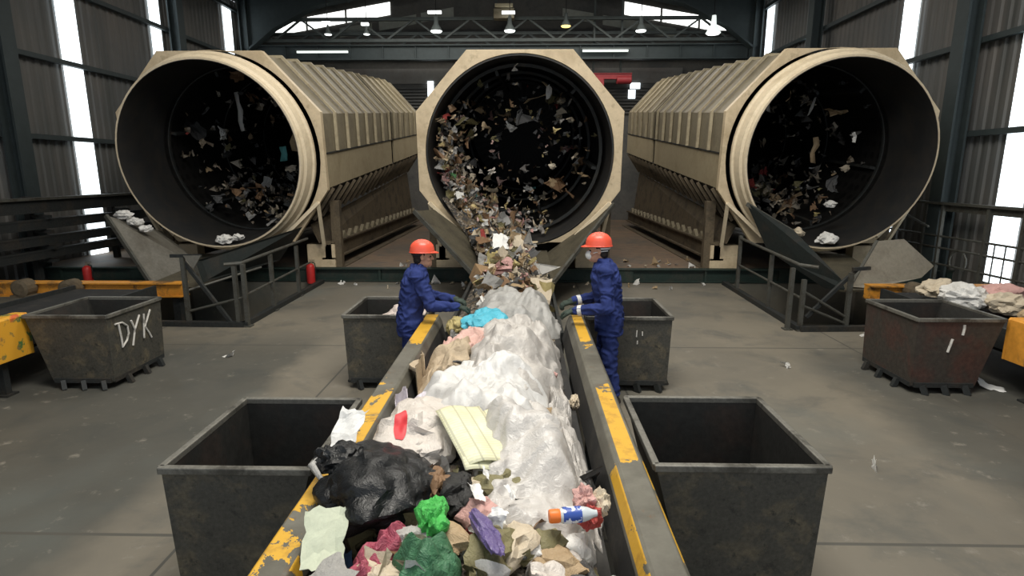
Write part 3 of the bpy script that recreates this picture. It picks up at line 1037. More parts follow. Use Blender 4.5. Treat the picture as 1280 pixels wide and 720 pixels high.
def worker(label, loc, rz, scale, arms, mask, seed, lean=.06, look=.0):
    """standing figure facing local +Y; arms = elbow and wrist of the right (x>0) and left arm"""
    t = thing('person', label, 'person', loc, rz, 'workers sorting waste')
    t.scale = (scale,) * 3
    X, Y, Z = Vector((1, 0, 0)), Vector((0, 1, 0)), Vector((0, 0, 1))
    sh = {1: Vector((.175, lean, 1.395)), -1: Vector((-.175, lean, 1.395))}
    el = {1: Vector(arms[0][0]), -1: Vector(arms[1][0])}
    wr = {1: Vector(arms[0][1]), -1: Vector(arms[1][1])}
    hc = Vector((0, lean + .075, 1.585))
    hip = {1: Vector((.095, 0, .90)), -1: Vector((-.095, 0, .90))}
    kn = {1: Vector((.105, .045, .48)), -1: Vector((-.105, -.01, .48))}
    an = {1: Vector((.115, .01, .09)), -1: Vector((-.12, -.06, .09))}

    def torso(s, g):
        loft(s, [((0, 0, .84), X * (.165 + g), Y * (.105 + g)), ((0, .0, .95), X * (.170 + g), Y * (.112 + g)), ((0, lean * .25, 1.06), X * (.150 + g), Y * (.105 + g)),
                 ((0, lean * .6, 1.20), X * (.165 + g), Y * (.118 + g)), ((0, lean * .85, 1.32), X * (.180 + g), Y * (.118 + g)), ((0, lean, 1.41), X * (.150 + g), Y * (.090 + g)), ((0, lean * 1.1, 1.46), X * (.085 + g), Y * (.070 + g))], 24)

    def arm(s, k, g, to_wrist=True):
        cap(s, sh[k], .047 + g, el[k], .036 + g)
        e = wr[k]
        cap(s, el[k], .036 + g, e, .027 + g)

    def leg(s, k, g, end=1.0):
        cap(s, hip[k], .085 + g, kn[k], .058 + g)
        e = kn[k].lerp(an[k], end)
        cap(s, kn[k], .058 + g, e, .040 + g)

    # the body: one surface from feet to crown
    s = Shape()
    torso(s, 0)
    for k in (1, -1):
        arm(s, k, 0)
        leg(s, k, 0)
        cap(s, an[k] + Vector((0, -.03, -.045)), .038, an[k] + Vector((0, .15, -.055)), .030)
        d = (wr[k] - el[k]).normalized()
        hand(s, wr[k], d + Vector((0, .2, -.12)), (0, .25, -1), -k, 0, 1.15)
    cap(s, (0, lean * 1.1, 1.42), .058, hc + Vector((0, -.012, -.06)), .053)
    ball(s, hc + Vector((0, -.008, .025)), (.076, .096, .098))
    ball(s, hc + Vector((0, .032, -.055)), (.056, .062, .068))
    cap(s, hc + Vector((0, .072, -.095)), .018, hc + Vector((0, .078, -.088)), .018)            # chin
    cap(s, hc + Vector((0, .088, .010)), .009, hc + Vector((0, .108, -.028)), .0135)           # nose
    cap(s, hc + Vector((-.035, .080, .022)), .011, hc + Vector((.035, .080, .022)), .011)      # brow
    cap(s, hc + Vector((-.018, .088, -.060)), .0075, hc + Vector((.018, .088, -.060)), .0075)  # lips
    cap(s, hc + Vector((-.016, .087, -.070)), .0075, hc + Vector((.016, .087, -.070)), .0075)
    for k in (1, -1):
        ball(s, hc + Vector((k * .046, .055, -.025)), (.022, .025, .020), 10)                    # cheek
        ball(s, hc + Vector((k * .078, -.010, -.005)), (.010, .020, .032), 10)                   # ear
    fuse(s, 'body', M['skin'], t, .006, 2)
    # eyes sit in the face
    s = Shape()
    for k in (1, -1):
        ball(s, hc + Vector((k * .031, .078, .002)), (.011, .010, .010), 10)
    s.build('eyes', M['strap'], t, smooth=60)
    s = Shape()
    ball(s, hc + Vector((0, -.024, .03)), (.081, .092, .092))
    ball(s, hc + Vector((0, -.055, -.035)), (.066, .048, .050))
    fuse(s, 'hair', M['hair'], t, .008, 2, .002, seed, 60)
    # jacket with collar, sleeves
    s = Shape()
    torso(s, .028)
    for k in (1, -1):
        cap(s, sh[k] + Vector((-k * .02, 0, -.01)), .080, el[k], .066)
        cap(s, el[k], .064, el[k].lerp(wr[k], .93), .046)
        cap(s, sh[k] + Vector((-k * .1, 0, .015)), .075, sh[k], .078)
    loft(s, [((0, lean * 1.0, 1.42), X * .115, Y * .095), ((0, lean * 1.15, 1.475), X * .082, Y * .078), ((0, lean * 1.25, 1.505), X * .076, Y * .074)], 20)
    loft(s, [((0, .0, .74), X * .196, Y * .135), ((0, 0, .80), X * .200, Y * .140), ((0, 0, .92), X * .205, Y * .145)], 24)
    fuse(s, 'jacket', M['overall'], t, .009, 3, .011, seed, 10)
    s = Shape()
    loft(s, [((0, 0, .76), X * .170, Y * .115), ((0, 0, .90), X * .180, Y * .125)], 24)
    for k in (1, -1):
        cap(s, hip[k] + Vector((0, 0, -.02)), .108, kn[k], .080)
        cap(s, kn[k], .080, an[k] + Vector((0, 0, .06)), .068)
    fuse(s, 'trousers', M['overall'], t, .010, 3, .010, seed + 5, 9)
    for k in (1, -1):
        d = (wr[k] - el[k]).normalized()
        s = Shape()
        hand(s, wr[k], d + Vector((0, .2, -.12)), (0, .25, -1), -k, .0085, 1.15)
        cap(s, wr[k] - d * .012, .046, wr[k] + d * .015, .042)
        fuse(s, 'glove', M['glove'], t, .005, 2)
        if mask:
            Shape().tube([wr[k] - d * .085, wr[k] - d * .045], [.056, .054], 16).build('cuff', M['cuff'], t, smooth=50)
        s = Shape()
        cap(s, an[k] + Vector((0, -.035, -.045)), .046, an[k] + Vector((0, .15, -.052)), .040)
        cap(s, an[k] + Vector((0, -.01, -.03)), .052, an[k] + Vector((0, 0, .10)), .052)
        b = fuse(s, 'boot', M['boot'], t, .008, 2)
        for v in b.data.vertices:
            v.co.z = max(v.co.z, .002)
    # hard hat: shell, brim with peak, headband
    hz = hc + Vector((0, -.006, .050))
    s = Shape()
    prof = [(1.0, -.004), (1.02, .0), (1.0, .012), (.97, .045), (.88, .078), (.70, .104), (.45, .120), (.18, .127), (0, .128)]
    n = 36
    R = []
    for r, h in prof:
        R.append([s.bm.verts.new(hz + Vector((r * .108 * math.cos(2 * PI * q / n), r * .132 * math.sin(2 * PI * q / n), h))) for q in range(n)])
    for A, B in zip(R, R[1:]):
        for q in range(n):
            s.bm.faces.new((A[q], A[(q + 1) % n], B[(q + 1) % n], B[q]))
    for x in (-.028, 0, .028):
        s.tube([hz + Vector((x, -.118 * math.cos(a) if 0 else .122 * math.cos(a), .028 + .098 * math.sin(a))) for a in [PI * q / 10 for q in range(1, 10)]], .008, 6)
    hs = s.build('helmet', M['helmet'], t, smooth=60)
    s = Shape()
    ro, ri = [], []
    for q in range(n):
        a = 2 * PI * q / n
        pk = max(0, math.sin(a)) ** 3 * .040
        ro.append(hz + Vector((.114 * math.cos(a), (.138 + pk) * math.sin(a), -.004 - pk * .35)))
        ri.append(hz + Vector((.104 * math.cos(a), .128 * math.sin(a), .002)))
    for up in (0, 1):
        vo = [s.bm.verts.new(p + Z * .006 * up) for p in ro]
        vi = [s.bm.verts.new(p + Z * .006 * up) for p in ri]
        for q in range(n):
            s.bm.faces.new((vi[q], vi[(q + 1) % n], vo[(q + 1) % n], vo[q]))
        if up == 0:
            lo = vo
        else:
            for q in range(n):
                s.bm.faces.new((lo[q], lo[(q + 1) % n], vo[(q + 1) % n], vo[q]))
    s.build('helmet_brim', M['helmet'], hs, smooth=60)
    s = Shape()
    for q in range(1):
        s.tube([hz + Vector((.092 * math.cos(a), .108 * math.sin(a), -.022)) for a in [PI * 1.05 + PI * .9 * j / 10 for j in range(11)]], .011, 8)
    s.build('headband', M['strap'] if not mask else M['cuff'], hs, smooth=60)
    if mask:
        s = Shape()
        ball(s, hc + Vector((0, .080, -.045)), (.050, .048, .050))
        fuse(s, 'face_mask', M['mask'], t, .006, 2)
        s = Shape()
        for k in (1, -1):
            s.tube([hc + Vector((k * .048, .075, -.03)), hc + Vector((k * .074, .02, -.01)), hc + Vector((k * .082, -.03, .0)), hc + Vector((k * .06, -.095, .005))], .004, 6)
        s.build('mask_strap', M['mask'], t, smooth=60)
    return t


worker('worker in blue overalls and red helmet left of the conveyor, reaching over the rail', (-1.20, 5.84, 0), math.radians(-78), .972,
       (((.235, .22, 1.09), (.160, .51, 1.05)), ((-.235, .22, 1.11), (-.13, .50, 1.07))), False, 3, .085)
worker('worker in blue overalls, red helmet and white mask right of the conveyor', (.895, 5.79, 0), math.radians(84), 1.02,
       (((.235, .07, 1.08), (.12, .38, 1.03)), ((-.245, .03, 1.05), (-.16, .36, .995))), True, 8, .06)

# ------------------------------------------------------------------ waste: materials and generators
def film_mat(name, c, rough=.3, alpha=1.0, spec=.6, crease=.5):
    k = NT(name)
    f = k.noise(7, 6, .7, dist=1.2)
    col = k.mix(k.ramp(f, .35, .7), tuple(x * .90 for x in c), tuple(min(1, x * 1.05) for x in c))
    rn = k.n('ShaderNodeTexNoise', noise_type='RIDGED_MULTIFRACTAL')
    rn.inputs['Scale'].default_value = 5.5
    rn.inputs['Detail'].default_value = 4
    rn.inputs['Distortion'].default_value = .9
    k.l(k.coord(), rn.inputs['Vector'])
    k.bump(k.math('ADD', k.math('MULTIPLY', rn.outputs['Fac'], .5), k.noise(18, 4, .7, dist=1.2)), min(1, crease * 1.4), .028)
    k.b.inputs['Alpha'].default_value = alpha
    return k.done(col, rough, 0, spec)


WC = {'white': (.68, .67, .64), 'cream': (.56, .48, .36), 'pale grey': (.40, .39, .37), 'dark grey': (.09, .09, .09), 'brown': (.22, .13, .07),
      'tan': (.40, .29, .17), 'yellow': (.46, .38, .17), 'olive': (.20, .18, .09), 'red': (.42, .07, .06), 'pink': (.56, .33, .30), 'blue': (.12, .22, .40),
      'teal': (.10, .32, .32), 'green': (.10, .24, .10), 'black': (.02, .02, .02)}
for n_, c_ in WC.items():
    M['w_' + n_] = film_mat('waste_' + n_.replace(' ', '_'), c_, .55, 1, .35, .4)


def folded_mesh(seed, n=7, aspect=1.0, folds=5, hard=1.0):
    """a sheet of about 1 m folded along random creases"""
    r = random.Random(seed)
    P = [Vector(((i / n - .5) * aspect * (1 + .12 * r.uniform(-1, 1)), (j / n - .5) * (1 + .12 * r.uniform(-1, 1)), 0)) for i in range(n + 1) for j in range(n + 1)]
    for _ in range(folds):
        a = r.uniform(0, 2 * PI)
        d = Vector((math.cos(a), math.sin(a), r.uniform(-.3, .3))).normalized()
        side = d.cross(Vector((0, 0, 1))).normalized()
        c = Vector((r.uniform(-.3, .3) * aspect, r.uniform(-.3, .3), 0))
        ang = r.choice((-1, 1)) * r.uniform(.4, 1.5) * hard
        m = Matrix.Rotation(ang, 3, d)
        for i, p in enumerate(P):
            if (p - c).dot(side) > 0:
                P[i] = m @ (p - c) + c
    P = [p + noise.noise_vector(p * 3.5 + Vector((seed, 0, 0))) * .07 for p in P]
    cen = sum(P, Vector()) / len(P)
    F = [(i * (n + 1) + j, (i + 1) * (n + 1) + j, (i + 1) * (n + 1) + j + 1, i * (n + 1) + j + 1) for i in range(n) for j in range(n)]
    me = bpy.data.meshes.new('folded_sheet')
    me.from_pydata([p - cen for p in P], [], F)
    return me


def lump_mesh(seed, sub=3, amp=.30, freq=1.6, fine=.08, squash=(1, 1, 1), name='crumpled_lump'):
    """a crumpled bag of radius about 1: ridged creases pushed into a ball"""
    bm = bmesh.new()
    bmesh.ops.create_icosphere(bm, subdivisions=sub, radius=1)
    off = Vector((seed * 3.17, seed * 1.71, seed * .93))
    for v in bm.verts:
        p = v.co.copy()
        q = p * freq + off
        q = q + noise.noise_vector(q * .8) * .7
        a = 1 - abs(noise.noise(q)) * 2.4
        b = 1 - abs(noise.noise(q * 2.7 + Vector((5, 1, 3)))) * 2.4
        c = 1 - abs(noise.noise(q * 6.1)) * 2
        big = noise.noise(p * .9 + off)
        v.co = p * (1 + big * amp + a * amp * .45 + b * fine + c * fine * .4)
        v.co = Vector((v.co.x * squash[0], v.co.y * squash[1], v.co.z * squash[2]))
    me = bpy.data.meshes.new(name)
    bm.to_mesh(me)
    bm.free()
    me.polygons.foreach_set('use_smooth', [True] * len(me.polygons))
    try:
        me.set_sharp_from_angle(angle=math.radians(50))
    except Exception:
        pass
    return me


def heap(x, y):
    """height of the waste on the middle conveyor"""
    u = (x + .25) / .60
    prof = max(0, 1 - abs(u) ** 2.6)
    ln = .29 if y < 4.6 else .29 - .09 * min(1, (y - 4.6) / 1.5)
    if y > 7:
        ln = .20 + .06 * min(1, (y - 7) / 1.5)
    return .605 + prof * ln * (1 + .30 * noise.noise(Vector((x * 2.2, y * 1.6, 3.3))))


def waste_layer():
    """the loose bottom layer nobody could count"""
    k = NT('mixed_waste_layer')
    v = k.n('ShaderNodeTexVoronoi')
    v.inputs['Scale'].default_value = 26
    wn = k.n('ShaderNodeTexNoise')
    wn.inputs['Scale'].default_value = 9
    wn.inputs['Detail'].default_value = 5
    k.l(k.coord(), wn.inputs['Vector'])
    ad = k.n('ShaderNodeVectorMath', operation='MULTIPLY_ADD')
    ad.inputs[1].default_value = (.22, .22, .22)
    k.l(wn.outputs['Color'], ad.inputs[0])
    k.l(k.coord(), ad.inputs[2])
    k.l(ad.outputs[0], v.inputs['Vector'])
    r = k.n('ShaderNodeValToRGB')
    cr = r.color_ramp
    cr.interpolation = 'CONSTANT'
    cols = [(.03, .028, .025), (.16, .13, .10), (.06, .05, .04), (.24, .21, .17), (.09, .065, .04), (.035, .035, .033), (.13, .10, .06), (.05, .045, .04)]
    while len(cr.elements) < len(cols):
        cr.elements.new(.5)
    for i, c in enumerate(cols):
        cr.elements[i].position = i / len(cols)
        cr.elements[i].color = (*c, 1)
    sep = k.n('ShaderNodeSeparateColor')
    k.l(v.outputs['Color'], sep.inputs[0])
    k.l(sep.outputs[0], r.inputs['Fac'])
    k.bump(v.outputs['Distance'], .8, .03)
    m = k.done(r.outputs['Color'], .7)
    s = Shape()
    nx, ny = 26, 160
    P = []
    for j in range(ny + 1):
        y = .9 + (9.75 - .9) * j / ny
        for i in range(nx + 1):
            x = -.815 + 1.16 * i / nx
            z = heap(x, y) - .035
            e = min(i, nx - i) / 3
            z = .603 + (z - .603) * min(1, e) + .03 * noise.noise(Vector((x * 11, y * 11, 0))) * min(1, e)
            P.append((x, y, max(z, .603)))
    F = [(j * (nx + 1) + i, j * (nx + 1) + i + 1, (j + 1) * (nx + 1) + i + 1, (j + 1) * (nx + 1) + i) for j in range(ny) for i in range(nx)]
    s._add(P, F)
    o = s.build('loose_waste', m, smooth=80)
    tag(o, 'loose mixed waste lying under the bags along the middle conveyor', 'waste', None, 'stuff')
    # slope of waste in the middle chute and drum
    s = Shape()
    P = []
    nx, ny = 26, 60
    for j in range(ny + 1):
        f = j / ny
        y = 9.5 + 5.2 * f
        for i in range(nx + 1):
            u = i / nx * 2 - 1
            if y < 11.6:
                w = .44 + .22 * max(0, (y - 9.5) / 2.1)
                x = -.10 - .40 * (y - 9.5) / 2.1 + u * w
                z = .72 + .40 * (y - 9.5) / 2.1 - .14 * u * u + .16 * max(0, -u) * (y - 9.5) / 2.1
            else:
                ang = math.radians(-118) + u * math.radians(38) * (1 - .3 * f)
                rad = 1.78 - .22 * (1 - u * u) * (1 - f)
                x = -.09 + rad * math.cos(ang)
                z = DRUM_Z + rad * math.sin(ang) + (y - DRUM_Y) * math.tan(TILT)
            q = Vector((x * 7, y * 7, z * 7))
            z += .06 * noise.noise(q) + .03 * noise.noise(q * 2.3)
            P.append((x, y, z))
    F = [(j * (nx + 1) + i, j * (nx + 1) + i + 1, (j + 1) * (nx + 1) + i + 1, (j + 1) * (nx + 1) + i) for j in range(ny) for i in range(nx)]
    s._add(P, F)
    o = s.build('sliding_waste', m, smooth=80)
    tag(o, 'dense mixed waste sliding from the middle trommel into its chute', 'waste', None, 'stuff')


waste_layer()

# small scraps: folded sheets, strips and crumpled balls in many colours, sharing mesh data
SHAPES = [('paper_scrap', folded_mesh(i, 5, rnd.uniform(.7, 1.3), 4)) for i in range(6)]
SHAPES += [('plastic_strip', folded_mesh(40 + i, 6, rnd.uniform(.22, .38), 4, .7)) for i in range(4)]
SHAPES += [('crumpled_wrapper', folded_mesh(60 + i, 7, rnd.uniform(.8, 1.4), 11, 1.25)) for i in range(6)]
SHAPES += [('cardboard_piece', folded_mesh(80 + i, 4, rnd.uniform(.6, 1.4), 2, .8)) for i in range(3)]
KINDS = ['paper_scrap', 'plastic_strip', 'crumpled_wrapper', 'cardboard_piece']
BYKIND = {k: [m for n, m in SHAPES if n == k] for k in KINDS}
_cache = {}
CAT = {'paper_scrap': 'paper scrap', 'plastic_strip': 'plastic strip', 'crumpled_wrapper': 'wrapper', 'cardboard_piece': 'cardboard piece'}


def scrap(kind, color, loc, size, place, places, rot=None, r=rnd):
    me0 = r.choice(BYKIND[kind])
    key = (me0.name, color)
    if key not in _cache:
        me = me0.copy()
        me.materials.append(M['w_' + color])
        _cache[key] = me
    o = bpy.data.objects.new(kind, _cache[key])
    COL.objects.link(o)
    o.location = loc
    o.rotation_euler = rot or (r.uniform(0, 6.3), r.uniform(0, 6.3), r.uniform(0, 6.3))
    o.scale = (size * r.uniform(.8, 1.25), size * r.uniform(.8, 1.25), size * r.uniform(.8, 1.25))
    nice = kind.replace('_', ' ')
    return tag(o, '%s %s %s' % (color, nice, place), CAT[kind], '%s %ss %s' % (color, nice, places))


def pick(weights, r=rnd):
    ks = list(weights)
    return r.choices(ks, [weights[k] for k in ks])[0]


W_STREAM = {'cream': 8, 'white': 4.5, 'pale grey': 4, 'tan': 6, 'brown': 5, 'yellow': 1.6, 'olive': 3, 'dark grey': 3, 'pink': 1.6, 'red': .7, 'blue': .4, 'green': .4}
W_DARK = {'cream': 2.2, 'white': .8, 'pale grey': 2.5, 'tan': 2.5, 'brown': 5, 'olive': 4, 'dark grey': 6, 'pink': .6, 'red': .5, 'teal': .3, 'black': 2}
W_FLOOR = {'cream': 2, 'white': 4, 'pale grey': 3, 'tan': 2, 'pink': .5}
W_HEAP = {'cream': 5, 'white': 6, 'pale grey': 5, 'tan': 4, 'brown': 3, 'yellow': 1, 'olive': 2, 'dark grey': 3, 'pink': 1.5, 'red': .6, 'blue': .5, 'green': .8, 'black': 1}
W_KIND = {'paper_scrap': 4, 'plastic_strip': 3, 'crumpled_wrapper': 4, 'cardboard_piece': 2}


def in_drum(cx, yrel, ang, rad):
    """a point inside a trommel in the drum's own cylinder coordinates (ang in degrees, 0 = right, -90 = bottom)"""
    a = math.radians(ang)
    p = Matrix.Rotation(TILT, 3, 'X') @ Vector((rad * math.cos(a), yrel, rad * math.sin(a)))
    return p + Vector((cx, DRUM_Y, DRUM_Z))


# the stream: chute slope
for i in range(180):
    y = rnd.uniform(9.45, 11.7)
    f = (y - 9.5) / 2.1
    u = rnd.uniform(-1, .78)
    x = -.10 - .40 * f + u * (.44 + .22 * max(0, f))
    z = .76 + .40 * f - .10 * u * u + .16 * max(0, -u) * f + rnd.uniform(0, .10)
    if x > .33:
        x -= .25
    scrap(pick(W_KIND), pick(W_STREAM), (x, y, z), rnd.uniform(.11, .25), 'sliding down the middle chute', 'sliding down the middle chute')
# lower left wall of the middle drum, pieces carried up by the turning
for i in range(235):
    yr = rnd.uniform(.05, 1.2) if i % 3 else rnd.uniform(0, 4.5)
    a = rnd.triangular(-212, -70, -135)
    rad = 1.70 - abs(rnd.gauss(0, .16))
    scrap(pick(W_KIND), pick(W_STREAM if rnd.random() < .85 else W_DARK), in_drum(-.09, yr, a, rad), rnd.uniform(.10, .25), 'tumbling at the lower left of the middle drum', 'tumbling at the lower left of the middle drum')
for i in range(85):
    yr = rnd.uniform(.6, 6.5)
    a = rnd.uniform(-80, 170)
    rad = rnd.uniform(1.1, 1.72) if i % 4 else rnd.uniform(.5, 1.4)
    scrap(pick({'plastic_strip': 4, 'crumpled_wrapper': 3, 'paper_scrap': 2}), pick(W_DARK if i % 3 else W_STREAM), in_drum(-.09, yr, a, rad), rnd.uniform(.12, .30), 'hanging from the upper and right wall of the middle drum', 'hanging from the upper and right wall of the middle drum')
for cx, nm in ((-6.08, 'left'), (5.98, 'right')):
    for i in range(100):
        yr = rnd.uniform(.9, 5.0)
        a = rnd.uniform(-180, 180) if i % 2 else rnd.uniform(-140, -40)
        rad = rnd.uniform(1.0, 1.72)
        scrap(pick({'plastic_strip': 4, 'crumpled_wrapper': 3, 'paper_scrap': 2}), pick(W_DARK if i % 5 else W_STREAM), in_drum(cx, yr, a, rad), rnd.uniform(.12, .32), 'caught inside the %s trommel drum' % nm, 'caught inside the %s trommel drum' % nm)
for i in range(75):
    y = rnd.uniform(7.35, 9.7)
    u = rnd.uniform(-1, 1)
    scrap(pick(W_KIND), pick({'cream': 5, 'tan': 4, 'yellow': 3, 'brown': 3, 'olive': 3, 'white': 2, 'pink': 1.5, 'dark grey': 2}), (-.18 + u * .50, y, heap(-.18 + u * .5, y) + .02 + .10 * (y - 7.3) / 2.4 * (1 - u * u) + rnd.uniform(-.02, .06)), rnd.uniform(.13, .27), 'heaped between the grey film and the middle chute', 'heaped between the grey film and the middle chute')


def tumbling(name, label, cx, count, spots, smin, smax, dark, seed):
    """the countless small bits of one drum beyond the largest pieces"""
    r = random.Random(seed)
    k = NT(name + '_bits')
    g = k.n('ShaderNodeNewGeometry')
    rp = k.n('ShaderNodeValToRGB')
    cr = rp.color_ramp
    cr.interpolation = 'CONSTANT'
    cols = [(.50, .44, .34), (.22, .14, .08), (.36, .28, .18), (.60, .56, .50), (.12, .10, .07), (.30, .28, .26), (.42, .34, .16), (.52, .36, .32), (.08, .08, .08)]
    if dark:
        cols = [(.14, .11, .08), (.06, .055, .05), (.30, .26, .20), (.10, .08, .055), (.18, .16, .13), (.04, .04, .04)]
    while len(cr.elements) < len(cols):
        cr.elements.new(.5)
    for i, c in enumerate(cols):
        cr.elements[i].position = i / len(cols)
        cr.elements[i].color = (*c, 1)
    k.l(g.outputs['Random Per Island'], rp.inputs['Fac'])
    m = k.done(rp.outputs['Color'], .6)
    src = [me for nme, me in SHAPES if len(me.vertices) <= 70]
    V, F = [], []
    for _ in range(count):
        me = r.choice(src)
        p = spots(r)
        s_ = r.uniform(smin, smax)
        rot = Matrix.Rotation(r.uniform(0, 6.3), 3, 'X') @ Matrix.Rotation(r.uniform(0, 6.3), 3, 'Y') @ Matrix.Rotation(r.uniform(0, 6.3), 3, 'Z')
        b0 = len(V)
        V += [tuple(rot @ (v.co * s_) + p) for v in me.vertices]
        F += [tuple(i + b0 for i in f.vertices) for f in me.polygons]
    me = bpy.data.meshes.new(name)
    me.from_pydata(V, [], F)
    tag(link(name, me, m), label, 'waste', None, 'stuff')


def spot_mid(r):
    if r.random() < .75:
        return in_drum(-.09, r.uniform(.0, 2.2), r.triangular(-225, -60, -128), 1.74 - abs(r.gauss(0, .25)))
    return in_drum(-.09, r.uniform(.3, 6), r.uniform(-180, 180), r.uniform(.5, 1.7))


tumbling('tumbling_bits', 'countless small bits tumbling in the middle trommel drum', -.09, 520, spot_mid, .06, .17, False, 5)
for cx, nm in ((-6.08, 'left'), (5.98, 'right')):
    tumbling('tumbling_bits', 'countless small dark bits clinging inside the %s trommel drum' % nm, cx, 420,
             lambda r, cx=cx: in_drum(cx, r.uniform(.8, 5.5), r.uniform(-180, 180) if r.random() < .5 else r.triangular(-170, -20, -90), r.uniform(.9, 1.7)), .05, .18, True, 6)
# litter on the floor by the platform edge and on the platform
for i in range(34):
    x, y = rnd.uniform(-4.0, 4.0), 12.28 - abs(rnd.gauss(0, .35))
    if abs(x + .1) < 1.1:
        continue
    scrap(pick({'paper_scrap': 3, 'crumpled_wrapper': 2}), pick(W_FLOOR), (x, y, .025), rnd.uniform(.06, .15), 'littering the floor before the platform edge', 'littering the floor before the platform edge', (rnd.uniform(-.2, .2), rnd.uniform(-.2, .2), rnd.uniform(0, 6)))
for i in range(26):
    x = rnd.choice((-1, 1)) * rnd.uniform(1.4, 3.9) + .2
    y = 12.75 + abs(rnd.gauss(0, .7))
    scrap(pick({'paper_scrap': 3, 'crumpled_wrapper': 2}), pick(W_FLOOR), (x, y, .305), rnd.uniform(.07, .15), 'littering the brown platform between the trommels', 'littering the brown platform between the trommels', (rnd.uniform(-.2, .2), rnd.uniform(-.2, .2), rnd.uniform(0, 6)))
for x, y, lab in ((-3.9, 7.2, 'left of the grey bins'), (2.9, 4.4, 'right of the foreground bin'), (5.05, 8.3, 'behind the rusty bin'), (3.3, 6.9, 'between the bins at the right')):
    scrap('paper_scrap', 'white', (x, y, .02), .13, 'lying on bare floor ' + lab, 'lying on bare floor ' + lab, (.1, .05, 1.0))
# scraps between the big bags on the conveyor
for i in range(200):
    y = 1.45 + 1.75 * rnd.random() ** 1.2 if i < 130 else rnd.uniform(3.0, 9.4)
    x = rnd.uniform(-.80, .30)
    if i < 130:
        x = rnd.uniform(-.86, .36)
    z = heap(x, y) + rnd.uniform(-.03, .025)
    scrap(pick(W_KIND), pick(W_HEAP), (x, y, z), rnd.uniform(.07, .17), 'among the bags on the middle conveyor', 'among the bags on the middle conveyor')

# ------------------------------------------------------------------ the large pieces on the middle conveyor
def tri(x):
    x = x % 1.0
    return abs(x * 2 - 1)


class Crease:
    """sharp straight creases: triangle waves in random directions, gently warped"""

    def __init__(self, seed, n=7, f0=1.2, f1=5.0, gain=2.6):
        r = random.Random(seed)
        self.w = []
        for i in range(n):
            d = Vector((r.gauss(0, 1), r.gauss(0, 1), r.gauss(0, .6))).normalized()
            f = f0 * (f1 / f0) ** (i / max(1, n - 1))
            self.w.append((d, f, r.random(), 1 / f ** .55))
        self.s = sum(w[3] for w in self.w) / gain
        self.m = gain / 2
        self.off = Vector((seed * 1.3, seed * .7, 0))

    def __call__(self, p):
        q = p + noise.noise_vector(p * 2.2 + self.off) * .16
        return sum(a * tri(q.dot(d) * f + c + .35 * noise.noise(q * 1.7 + d * 9)) for d, f, c, a in self.w) / self.s - self.m


def draped(name, label, cat, c, size, rz, lift, mat, seed, amp=.07, n=54, wob=.18, f=(3, 14), group=None, sq=3.0, drop=.02, parent=None):
    """crumpled sheet or flattened bag lying on the waste: domed, creased, ragged edge"""
    cr = Crease(seed, 9, f[0], f[1])
    P = []
    ca, sa = math.cos(rz), math.sin(rz)
    for i in range(n + 1):
        for j in range(n + 1):
            u, v = i / n * 2 - 1, j / n * 2 - 1
            # square to rounded square
            uu = u * math.sqrt(1 - v * v / sq)
            vv = v * math.sqrt(1 - u * u / sq)
            a = math.atan2(vv, uu)
            e = 1 + wob * noise.noise(Vector((math.cos(a) * 1.6, math.sin(a) * 1.6, seed))) + wob * .5 * noise.noise(Vector((math.cos(a) * 5, math.sin(a) * 5, seed)))
            r = max(abs(u), abs(v))
            lx, ly = uu * size[0] * e, vv * size[1] * e
            x, y = c[0] + lx * ca - ly * sa, c[1] + lx * sa + ly * ca
            k = cr(Vector((lx, ly, seed)))
            z = heap(x, y) + lift * (1 - r ** 3.2) * (.75 + .9 * noise.noise(Vector((x * 3.1, y * 2.6, seed)))) + amp * k * (1.2 - .3 * r) + drop * (1 - r ** 6)
            if x < -.84:
                z = max(z, .885 + amp * .3 * (k + .5))
            if r > .97:
                z -= .03
            g = amp * .45
            x += g * cr(Vector((ly, lx, seed + 3)))
            y += g * cr(Vector((lx + 4, ly, seed + 7)))
            P.append((x, y, z))
    F = [(i * (n + 1) + j, (i + 1) * (n + 1) + j, (i + 1) * (n + 1) + j + 1, i * (n + 1) + j + 1) for i in range(n) for j in range(n)]
    s = Shape()
    s._add(P, F)
    o = s.build(name, mat, parent, smooth=26)
    m = o.modifiers.new('t', 'SOLIDIFY')
    m.thickness = .004
    return tag(o, label, cat, group) if label else o


def bagball(name, label, cat, c, size, mat, seed, amp=.35, rz=0.0, sub=4, f=(.6, 3.2), group=None, parent=None):
    """closed crumpled bag"""
    cr = Crease(seed, 9, f[0], f[1])
    bm = bmesh.new()
    bmesh.ops.create_icosphere(bm, subdivisions=sub, radius=1)
    for v in bm.verts:
        p = v.co.copy()
        big = noise.noise(p * 1.1 + Vector((seed, 0, 0)))
        q = p * (1 + .25 * big + amp * cr(p))
        v.co = Vector((q.x * size[0], q.y * size[1], max(q.z, -.8) * size[2]))
    me = bpy.data.meshes.new(name)
    bm.to_mesh(me)
    bm.free()
    o = link(name, me, mat, parent, c, (0, 0, rz), smooth=28)
    return tag(o, label, cat, group) if label else o


